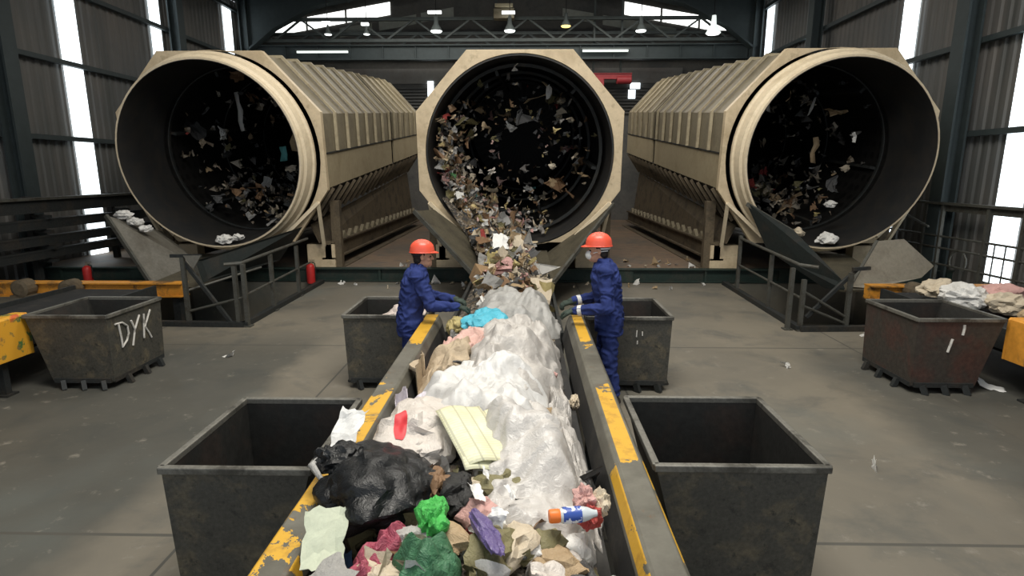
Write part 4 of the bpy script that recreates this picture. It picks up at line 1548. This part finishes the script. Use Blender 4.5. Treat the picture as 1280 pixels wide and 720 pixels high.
M['white_film'] = film_mat('white_plastic_film', (.61, .605, .59), .45, 1, .4, .22)
M['clear_film'] = film_mat('cloudy_plastic_film', (.63, .605, .575), .3, .80, .6, .28)
M['grey_film'] = film_mat('grey_plastic_film', (.50, .475, .445), .35, .93, .5, .28)
M['dull_film'] = film_mat('dull_grey_film', (.36, .355, .34), .4, 1, .4, .3)
M['black_film'] = film_mat('black_bag_film', (.006, .007, .008), .40, 1, .4, .3)
M['pale_bag'] = film_mat('off_white_bag', (.62, .57, .52), .4, 1, .5, .4)
M['blue_film'] = film_mat('light_blue_bag', (.08, .42, .55), .4, 1, .4, .3)
M['green_net'] = film_mat('dark_green_bag', (.055, .17, .085), .5, 1, .4, .6)
M['bright_green'] = film_mat('bright_green_plastic', (.07, .47, .09), .5, 1, .4, .7)
M['maroon'] = film_mat('dark_pink_bag', (.36, .075, .115), .5, 1, .4, .5)
M['purple'] = film_mat('purple_wrap', (.125, .09, .24), .35, 1, .5, .4)
M['pale_card'] = film_mat('pale_green_card', (.50, .54, .42), .7, 1, .3, .1)
M['paper'] = film_mat('white_paper', (.80, .80, .78), .8, 1, .2, .1)
M['pinkish'] = film_mat('pink_printed_film', (.62, .40, .35), .4, 1, .4, .4)
M['tan_film'] = film_mat('tan_paper', (.46, .37, .26), .6, 1, .3, .4)
M['orange_cap'] = plain('orange_cap', (.80, .19, .03), .4)
M['bottle'] = plain('clear_bottle', (.55, .60, .62), .15, 0, .7)
M['redmark'] = plain('red_print', (.62, .05, .06), .5)
M['wood_box'] = worn('brown_carton', (.26, .17, .09), (.16, .10, .06), 4, .5, .7, .8, 0, .15, .1)


def news_mat():
    k = NT('yellowed_newsprint')
    sep = k.n('ShaderNodeSeparateXYZ')
    k.l(k.coord(), sep.inputs[0])
    ln = k.math('LESS_THAN', k.math('FRACT', k.math('MULTIPLY', sep.outputs['Y'], 52.0)), .45)
    gap = k.math('GREATER_THAN', k.math('FRACT', k.math('ADD', k.math('MULTIPLY', sep.outputs['X'], 13.0), 40.5)), .14)
    br = k.math('GREATER_THAN', k.noise(22, 2, .5), .44)
    m = k.math('MULTIPLY', k.math('MULTIPLY', k.math('MULTIPLY', ln, gap), br), .22)
    bar = k.math('LESS_THAN', k.math('ABSOLUTE', k.math('SUBTRACT', k.math('FRACT', k.math('ADD', k.math('MULTIPLY', sep.outputs['X'], 13.0), 40.5)), .07)), .07)
    m = k.math('MAXIMUM', m, k.math('MULTIPLY', bar, .5))
    base = k.mix(k.ramp(k.noise(5, 4, .6), .35, .7), (.72, .72, .52), (.66, .63, .40))
    return k.done(k.mix(m, base, (.22, .22, .19)), .8, 0, .2)


draped('plastic_sheet', 'dull grey crumpled film at the foot of the middle chute', 'plastic film', (-.06, 6.65), (.50, .75), .1, .20, M['dull_film'], 21, .08, 80, f=(1.8, 10))
bagball('plastic_bag', 'light blue bag beyond the cloudy grey bag, at its far left', 'plastic bag', (-.40, 5.62, .90), (.21, .26, .13), M['blue_film'], 31, .4)
bagball('plastic_bag', 'yellowish wad beside the light blue bag', 'plastic bag', (-.66, 5.75, .82), (.12, .14, .10), M['w_yellow'], 32, .5)
draped('plastic_sheet', 'big cloudy grey plastic bag spread on the right half of the far heap', 'plastic film', (-.04, 4.72), (.40, .98), -.02, .24, M['grey_film'], 23, .08, 96, .16, (1.8, 12))
draped('plastic_sheet', 'pinkish printed film left of the big cloudy grey bag', 'plastic film', (-.55, 5.05), (.24, .42), .2, .15, M['pinkish'], 24, .10, 40, .25, (3, 14))
draped('plastic_sheet', 'tan torn paper bag near the left rail, before the pinkish film', 'paper bag', (-.66, 4.55), (.20, .36), -.3, .13, M['tan_film'], 25, .10, 40, .3, (3, 14))
draped('plastic_sheet', 'bright white sheet lying across the middle of the heap', 'plastic film', (-.26, 3.62), (.50, .62), .15, .19, M['white_film'], 26, .055, 96, .20, (2.6, 16))
draped('plastic_sheet', 'white film with a pale violet tint at the left edge of the white sheet', 'plastic film', (-.64, 3.55), (.20, .40), .1, .14, film_mat('violet_white_film', (.60, .56, .62), .4, 1, .5, .4), 27, .09, 40, .25, (3, 14))
draped('plastic_sheet', 'long see-through plastic film hanging down the right side of the heap', 'plastic film', (.05, 2.86), (.31, .66), .10, .21, M['clear_film'], 28, .06, 96, .18, (2.2, 14))
draped('plastic_sheet', 'narrow cloudy strip of film along the right edge of the belt', 'plastic film', (.29, 3.35), (.09, .95), .05, .14, M['grey_film'], 29, .07, 44, .25, (3, 12))
b = bagball('plastic_bag', 'off-white bag with a red printed mark beside the left rail', 'plastic bag', (-.60, 3.02, .93), (.24, .34, .16), M['pale_bag'], 36, .34)
s = Shape()
P = []
for i in range(19):
    for j in range(9):
        a, w = i / 18, (j / 8 - .5)
        wid = .075 * max(.0, math.sin(PI * (.06 + .88 * a))) ** .5
        P.append(Vector((-.055 + w * wid - .03 * a, -.23 + .24 * a, .22)))
s._add(P, [(i * 9 + j, (i + 1) * 9 + j, (i + 1) * 9 + j + 1, i * 9 + j + 1) for i in range(18) for j in range(8)])
o = s.build('printed_mark', M['redmark'], b, smooth=60)
o['label'] = 'red printed mark'
m = o.modifiers.new('wrap', 'SHRINKWRAP')
m.target, m.offset, m.wrap_method = b, .004, 'PROJECT'
m.use_project_z, m.use_negative_direction, m.use_positive_direction = True, True, True

# newspaper: two folded pages
t = thing('newspaper', 'yellowed newspaper pages lying on the white sheet', 'newspaper', (-.27, 2.82, 1.005), math.radians(26))
MN = news_mat()
for k_, (dx, dy, dz, a) in enumerate(((0, 0, 0, 0), (.02, -.035, -.012, -.10))):
    s = Shape()
    P = [((i / 12 - .5) * .26 + dx, (j / 12 - .5) * .48 + dy, dz + .018 * math.sin(i / 12 * 5 + k_) + .02 * (j / 12 - .5) - .05 * max(0, abs(j / 12 - .5) - .35) + .05) for i in range(13) for j in range(13)]
    s._add(P, [(i * 13 + j, (i + 1) * 13 + j, (i + 1) * 13 + j + 1, i * 13 + j + 1) for i in range(12) for j in range(12)])
    o = s.build('page', MN, t, rot=(.18, 0, a), smooth=60)
    o.modifiers.new('t', 'SOLIDIFY').thickness = .003

t = thing('plastic_bag', 'black rubbish bag slumped over the left rail in the foreground', 'rubbish bag', (-.67, 2.44, .95), .35)
bagball('bag_body', None, None, (0, 0, 0), (.275, .32, .15), M['black_film'], 41, .30, 0, 5, (.65, 3.1), None, t)
bagball('bag_neck', None, None, (-.17, .20, .06), (.11, .14, .07), M['black_film'], 44, .5, .4, 4, (.8, 4), None, t)
s = Shape()
s.tube([(-.26, .10, .03), (-.30, .19, .06), (-.24, .27, .07), (-.14, .27, .08)], [.012, .02, .02, .012], 7).build('tie_loop', M['dull_film'], t, smooth=50)


def paperpiece(name, label, cat, c, size, rot, mat, seed, folds=3, group=None):
    me = folded_mesh(seed, 8, size[0] / size[1], folds, .5)
    o = link(name, me, mat, None, c, rot)
    o.scale = (size[1],) * 3
    o.modifiers.new('t', 'SOLIDIFY').thickness = .01
    return tag(o, label, cat, group)


paperpiece('paper_sheet', 'white paper caught on the left rail above the black bag', 'paper', (-.985, 2.98, .985), (.16, .24), (.85, .05, -.25), M['paper'], 57, 1)
paperpiece('paper_card', 'pale green card in the lower left of the heap beside the yellow rail', 'card', (-.80, 2.05, .955), (.16, .26), (.35, .1, .35), M['pale_card'], 52, 2)
paperpiece('paper_card', 'pale grey card at the bottom left picture edge of the heap', 'card', (-.72, 1.84, .94), (.17, .16), (.3, .15, .8), M['w_pale grey'], 53, 2)
draped('plastic_sheet', 'dark pink crumpled bag in the lower left of the heap', 'plastic film', (-.58, 1.99), (.075, .20), -.62, .10, M['maroon'], 61, .07, 34, .2, (5, 22))
bagball('plastic_bag', 'small bright green crumpled plastic in the front of the heap', 'plastic bag', (-.375, 2.14, .985), (.062, .105, .06), M['bright_green'], 62, .5, .1, 4)
draped('plastic_sheet', 'dark green bag at the bottom middle of the heap', 'plastic film', (-.37, 1.90), (.135, .155), .2, .13, M['green_net'], 63, .07, 40, .2, (5, 20))
bagball('plastic_wrapper', 'purple wrapper at the front of the heap', 'wrapper', (-.145, 2.05, .985), (.042, .145, .035), M['purple'], 64, .4, .45, 4)
for k_, (x, y, z, sx, rr) in enumerate(((-.205, 2.31, .995, .085, .5), (-.105, 2.14, .985, .075, -.4), (-.175, 2.47, 1.0, .05, .2), (-.05, 2.33, .985, .07, .9))):
    paperpiece('paper_card', ['white carton flap above the purple wrapper', 'white carton flap right of the purple wrapper', 'small white chip under the newspaper', 'whitish flap under the see-through film'][k_], 'card', (x, y, z + .01), (sx, sx), (.6, .2, rr), M['paper'], 70 + k_, 2)
bagball('rubbish_wad', 'dark wad in the hollow under the newspaper', 'rubbish', (-.30, 2.42, .94), (.09, .13, .06), M['w_black'], 75, .5)
bagball('rubbish_wad', 'brown wad beside the black bag', 'rubbish', (-.41, 2.47, .95), (.07, .10, .06), M['w_brown'], 76, .5)
draped('plastic_sheet', 'dark grey plastic at the bottom right corner of the heap', 'plastic film', (.27, 1.96), (.12, .20), -.4, .10, M['w_dark grey'], 81, .08, 36, .2, (4, 18))
draped('plastic_sheet', 'pale crumpled plastic under the orange-capped bottle', 'plastic film', (.16, 2.06), (.13, .15), .2, .12, M['pale_bag'], 82, .08, 36, .2, (4, 18))

# plastic bottle with orange cap
t = thing('plastic_bottle', 'small plastic bottle with orange cap and blue white label', 'bottle', (.165, 2.20, .965), math.radians(8))
Shape().lathe([(.0, .0), (.028, .004), (.033, .02), (.033, .10), (.028, .125), (.016, .15), (.014, .165), (.0, .165)][::-1], 'X', 20, c=(-.01, 0, 0)).build('bottle_body', M['bottle'], t, smooth=40)
Shape().lathe([(.0, -.055), (.026, -.053), (.029, -.045), (.029, -.012), (.026, -.005), (.0, -.004)], 'X', 20).build('cap', M['orange_cap'], t, smooth=40)


def label_mat():
    k = NT('blue_white_label')
    n1 = k.ramp(k.noise(28, 2, .5), .47, .50)
    return k.done(k.mix(n1, (.70, .74, .80), (.03, .08, .36)), .4)


Shape().lathe([(.0345, .015), (.0345, .095)], 'X', 20, c=(-.01, 0, 0)).build('label_wrap', label_mat(), t, smooth=40)
for k_, (dx, dy, c_, n_) in enumerate(((.30, 2.29, 'red', 'red torn wrapper beyond the bottle with the orange cap'), (.345, 2.36, 'cream', 'cream scrap at the belt edge beyond the bottle'), (.285, 2.36, 'pink', 'pink scrap between bottle and belt edge'))):
    bagball('plastic_wrapper', n_, 'wrapper', (dx, dy, .90 + .02 * k_), (.05, .055, .055), M['w_' + c_], 90 + k_, .7)
bagball('paper_wad', 'little pale wad lying alone on the bare belt by the right rail', 'paper wad', (.40, 4.2, .640), (.035, .075, .05), M['w_cream'], 95, .6)

# crumpled bags filling the foreground of the heap
NAMES = ['cream', 'white', 'pale grey', 'tan', 'white', 'cream', 'olive', 'pink']
for i in range(46):
    y = rnd.uniform(1.5, 2.55)
    x = rnd.uniform(-.80, .30)
    if (abs(x + .66) < .28 and 2.1 < y < 2.8) or (abs(x + .37) < .13 and y < 2.05):
        continue
    c_ = rnd.choice(NAMES)
    sz = rnd.uniform(.05, .10)
    bagball('crumpled_bag', c_ + ' crumpled bag packed among the foreground rubbish', 'plastic bag', (x, y, heap(x, y) + .015), (sz, sz * rnd.uniform(.8, 1.6), sz * .7), M['w_' + c_], 200 + i, .6, rnd.uniform(0, 6), 3, (.6, 3), c_ + ' crumpled bags in the foreground rubbish')

# boxes and sheets in the chute
t = tag(Shape().box((0, 0, 0), (.30, .34, .26)).build('cardboard_box', M['wood_box'], None, (-.62, 8.7, .80), (.35, .3, .5), bevel=.008), 'brown cardboard box wedged at the left foot of the middle chute', 'box')
paperpiece('paper_sheet', 'large white sheet sliding in the middle of the chute', 'paper', (-.42, 10.35, 1.16), (.30, .34), (.9, .1, .3), M['paper'], 101, 2)
paperpiece('cardboard_piece', 'reddish brown cardboard left of the white sheet in the chute', 'cardboard piece', (-.72, 10.5, 1.17), (.30, .26), (.8, .3, .9), M['w_brown'], 102, 2)
paperpiece('paper_sheet', 'cream crumpled sheet right of the white sheet in the chute', 'paper', (-.12, 10.5, 1.10), (.36, .36), (.9, -.2, .1), M['w_cream'], 103, 6)
paperpiece('paper_sheet', 'yellow crumpled sheet below the white sheet in the chute', 'paper', (-.42, 10.0, .98), (.26, .24), (.8, -.2, .5), M['w_yellow'], 104, 5)

# white bags left on the flanks of the side trommels, waste on the right line
for i, (x, y, z, s_, lab) in enumerate(((-7.56, 10.72, 1.60, .15, 'white scrap topmost on the pale left chute plate'), (-7.38, 10.75, 1.47, .13, 'white scrap halfway down the pale left chute plate'), (-7.20, 10.78, 1.34, .12, 'white scrap lowest on the pale left chute plate'),
                                       (-6.05, 11.42, 1.06, .17, 'white bag at the bottom lip of the left trommel'), (-5.80, 11.45, 1.10, .12, 'small white wad right of the bag at the left trommel lip'),
                                       (5.42, 11.45, 1.22, .15, 'cream wad at the bottom lip of the right trommel'), (6.02, 11.44, 1.10, .19, 'white bag lowest at the right trommel lip'), (6.25, 11.9, 1.75, .12, 'white scrap hanging low inside the right trommel'))):
    bagball('plastic_bag', lab, 'plastic bag', (x, y, z), (s_, s_ * .8, s_ * .6), M['w_white' if 'cream' not in lab else 'w_cream'], 120 + i, .6, 0, 3)
for i, (x, y, s_, lab) in enumerate(((5.78, 7.45, .26, 'white'), (6.10, 7.15, .22, 'cream'), (6.35, 6.8, .24, 'pale grey'), (6.0, 6.5, .2, 'tan'), (6.4, 7.6, .24, 'pink'), (5.9, 8.1, .2, 'cream'), (6.25, 6.1, .22, 'white'))):
    bagball('plastic_bag', '%s bag in the waste on the right picture edge conveyor' % lab, 'plastic bag', (x, y, .66 + s_ * .5), (s_, s_ * 1.1, s_ * .65), M['w_' + lab], 140 + i, .5, i, 4, (.6, 3), '%s bags on the right edge conveyor' % lab)
bagball('plastic_bag', 'pale bag lying inside the bin behind the left worker', 'plastic bag', (-1.42, 6.62, .66), (.27, .25, .17), film_mat('pinkish_white_bag', (.58, .50, .46), .5, 1, .4, .4), 160, .35)
paperpiece('paper_sheet', 'white paper on the floor under the right edge conveyor', 'paper', (5.28, 6.22, .03), (.26, .14), (.1, .1, -.5), M['paper'], 161, 1)

# long ribbons hanging inside the drums
def ribbon(cx, pts, w, mat, lab):
    s = Shape()
    n = len(pts)
    A = []
    for i, (yr, x, z) in enumerate(pts):
        p = in_drum(0, yr, 0, 0) - Vector((0, 0, 0)) + Vector((cx + x, 0, z))
        A.append((p + Vector((-w / 2, .02 * math.sin(i * 2), 0)), p + Vector((w / 2, -.02 * math.sin(i * 2), .02 * math.cos(i * 3)))))
    P = [q for a in A for q in a]
    s._add(P, [(2 * i, 2 * i + 1, 2 * i + 3, 2 * i + 2) for i in range(n - 1)])
    o = s.build('plastic_ribbon', mat, None, smooth=60)
    o.modifiers.new('t', 'SOLIDIFY').thickness = .006
    tag(o, lab, 'plastic ribbon')


ribbon(-.09, [(2.5, .1, 1.0), (2.5, .22, 1.12), (2.4, .45, 1.15), (2.3, .62, 1.22), (2.3, .66, 1.36), (2.3, .52, 1.5)], .07, M['w_tan'], 'pale curly ribbon high inside the middle trommel')
ribbon(-6.08, [(1.6, -.42, 1.25), (1.6, -.40, 1.05), (1.6, -.36, .85), (1.6, -.38, .62), (1.6, -.34, .40)], .10, M['w_pale grey'], 'pale strip hanging high inside the left trommel')
ribbon(-6.08, [(1.9, .68, .55), (1.9, .74, .35), (1.9, .66, .15), (1.9, .70, -.05)], .13, M['w_tan'], 'tan strip hanging in the right part of the left trommel')
ribbon(-6.08, [(1.7, .50, .05), (1.7, .53, -.10), (1.7, .50, -.28)], .16, M['w_teal'], 'teal rag hanging inside the left trommel')
ribbon(5.98, [(1.4, -.62, 1.35), (1.4, -.60, 1.18), (1.4, -.66, 1.0), (1.4, -.62, .82)], .09, M['w_pale grey'], 'pale strip hanging at the upper left inside the right trommel')
ribbon(5.98, [(1.5, .42, 1.1), (1.5, .36, .9), (1.5, .30, .72)], .05, M['w_pale grey'], 'thin pale strip hanging at the upper middle inside the right trommel')
ribbon(5.98, [(1.6, .56, .25), (1.6, .60, .1), (1.6, .52, -.1), (1.6, .56, -.3)], .12, M['w_tan'], 'tan strip hanging at the right inside the right trommel')


# ------------------------------------------------------------------ far end of the hall
def truss(y, z0, z1, label):
    t = thing('lattice_girder', label, 'girder', (-1.0, y, z0), 0, 'lattice girders at the far end')
    x0, x1 = -10.2, 10.2
    for z in (0, z1 - z0):
        Shape().box((0, 0, z), (20.58, .14, .12)).build('chord', M['truss'], t)
    n = 18
    for i in range(n):
        a = x0 + (x1 - x0) * i / n
        b_ = x0 + (x1 - x0) * (i + 1) / n
        za, zb = (0, z1 - z0) if i % 2 else (z1 - z0, 0)
        Shape().bar((a, 0, za), (b_, 0, zb), .07).build('diagonal', M['truss'], t)
    return t


truss(24.3, 7.55, 8.35, 'upper dark lattice girder across the far end of the hall')
truss(25.2, 7.30, 8.0, 'lower dark lattice girder close to the far wall')
t = thing('crane_girder', 'deep dark crane girder spanning the hall above the trommels', 'girder', (-1.0, 24.0, 6.75))
Shape().box((0, 0, .28), (20.6, .05, .50)).box((0, 0, .54), (20.6, .32, .04)).box((0, 0, .02), (20.6, .32, .04)).build('web', M['frame_col'], t)
for i in range(16):
    Shape().box((-9.8 + i * 1.3, -.06, .28), (.03, .10, .48)).build('stiffener', M['frame_col'], t)
for x, w, lab in ((-7.95, 2.1, 'tube light at the left end of the crane girder'), (3.15, 1.85, 'tube light on the crane girder right of the middle trommel')):
    t = thing('tube_light', lab, 'lamp', (x, 23.75, 7.05), 0)
    Shape().box((0, 0, .05), (w, .14, .05)).build('housing', M['truss'], t)
    Shape().tube([(-w / 2 + .04, 0, -.02), (w / 2 - .04, 0, -.02)], .045, 10).build('tube', M['tube'], t, smooth=50)
structure(Shape().box((-1.0, YB - .06, 6.45), (15.5, .05, .62)).build('trim_90', worn('pale_wall_band', (.20, .195, .18), (.16, .14, .125), .8, .45, .7, .7, 0, .1, 0)))
for i in range(9):
    structure(Shape().box((-.5, YB - .08, 5.95 - i * .13), (13.0, .08, .05)).build('trim_%d' % (91 + i), M['sheet']))
for x, z, w, h in ((-4.05, 5.92, .26, .62), (-3.85, 5.55, .34, .40), (4.75, 6.02, .42, .24), (4.62, 5.68, .30, .36)):
    win += 1
    structure(Shape().box((x, YB - .13, z), (w, .02, h)).build('window_%d' % win, M['window']))

lampn = {-6.1: 'third from the left', -3.40: 'above the left shoulder of the middle trommel', -.57: 'over the centre of the middle trommel', 4.45: 'above the right shoulder of the middle trommel', 7.2: 'near the right column, white', -7.6: 'near the left column'}
for x, z, s_, warm in ((-6.1, 7.62, .7, 0), (-3.40, 7.72, 1.3, 0), (-.57, 7.72, 1.25, 0), (1.58, 7.88, 1.1, 1), (4.45, 7.70, 1.2, 0), (7.2, 7.60, 1.5, 0), (-7.6, 7.62, .8, 0)):
    lab = 'small yellow lamp hanging under the far roof' if warm else 'small bright lamp hanging under the far roof, ' + lampn[x]
    t = thing('hanging_lamp', lab, 'lamp', (x, 23.5, z), 0, 'lamps under the far roof' if not warm else None)
    Shape().lathe([(.05 * s_, .42 * s_), (.07 * s_, .20 * s_), (.19 * s_, .0)], 'Z', 16).build('lamp_shade', M['tube'] if x > 7 else M['truss'], t, smooth=50)
    Shape().lathe([(.0, -.06 * s_), (.15 * s_, -.03 * s_), (.17 * s_, .0), (.0, .01)], 'Z', 16).build('bulb', M['lamp_warm'] if warm else M['lamp'], t, smooth=50)
    Shape().tube([(0, 0, .4 * s_), (0, 0, 9.0 - z)], .015, 6).build('cord', M['black'], t)
    if not warm and x < 7:
        Shape().box((-.05, 0, .52 * s_), (.40 * s_, .12, .09)).build('reflector', M['lamp'], t)

t = thing('chain_hoist', 'red hoist on a beam to the right behind the middle trommel', 'hoist', (3.3, 24.6, 5.95))
Shape().box((.1, 0, .25), (1.9, .22, .20)).box((.1, 0, .36), (1.9, .30, .03)).build('hoist_beam', M['hoist_red'], t)
Shape().box((-.35, -.02, .0), (.55, .40, .32)).build('motor', M['hoist_red'], t, bevel=.03)
Shape().lathe([(.14, -.3), (.16, -.28), (.16, .28), (.14, .3)], 'X', 16, c=(.75, -.02, .12)).build('rope_drum', M['hoist_red'], t, smooth=40)
Shape().box((.6, .0, 2.23), (.08, .08, 3.7)).box((-.5, 0, 2.23), (.08, .08, 3.9)).build('hanger', M['truss'], t)
t = thing('hoist_block', 'tan hoist carriage hanging at the ridge above the middle trommel', 'hoist', (-.80, 23.9, 8.40))
Shape().box((0, 0, .0), (.80, .4, .36)).build('carriage', M['olive'], t, bevel=.02)
Shape().box((0, 0, .28), (.70, .5, .14)).build('cover', M['olive_rib'], t, bevel=.02)
for x in (-.3, .3):
    Shape().box((x, 0, .75), (.06, .06, .85)).build('hanger', M['truss'], t)
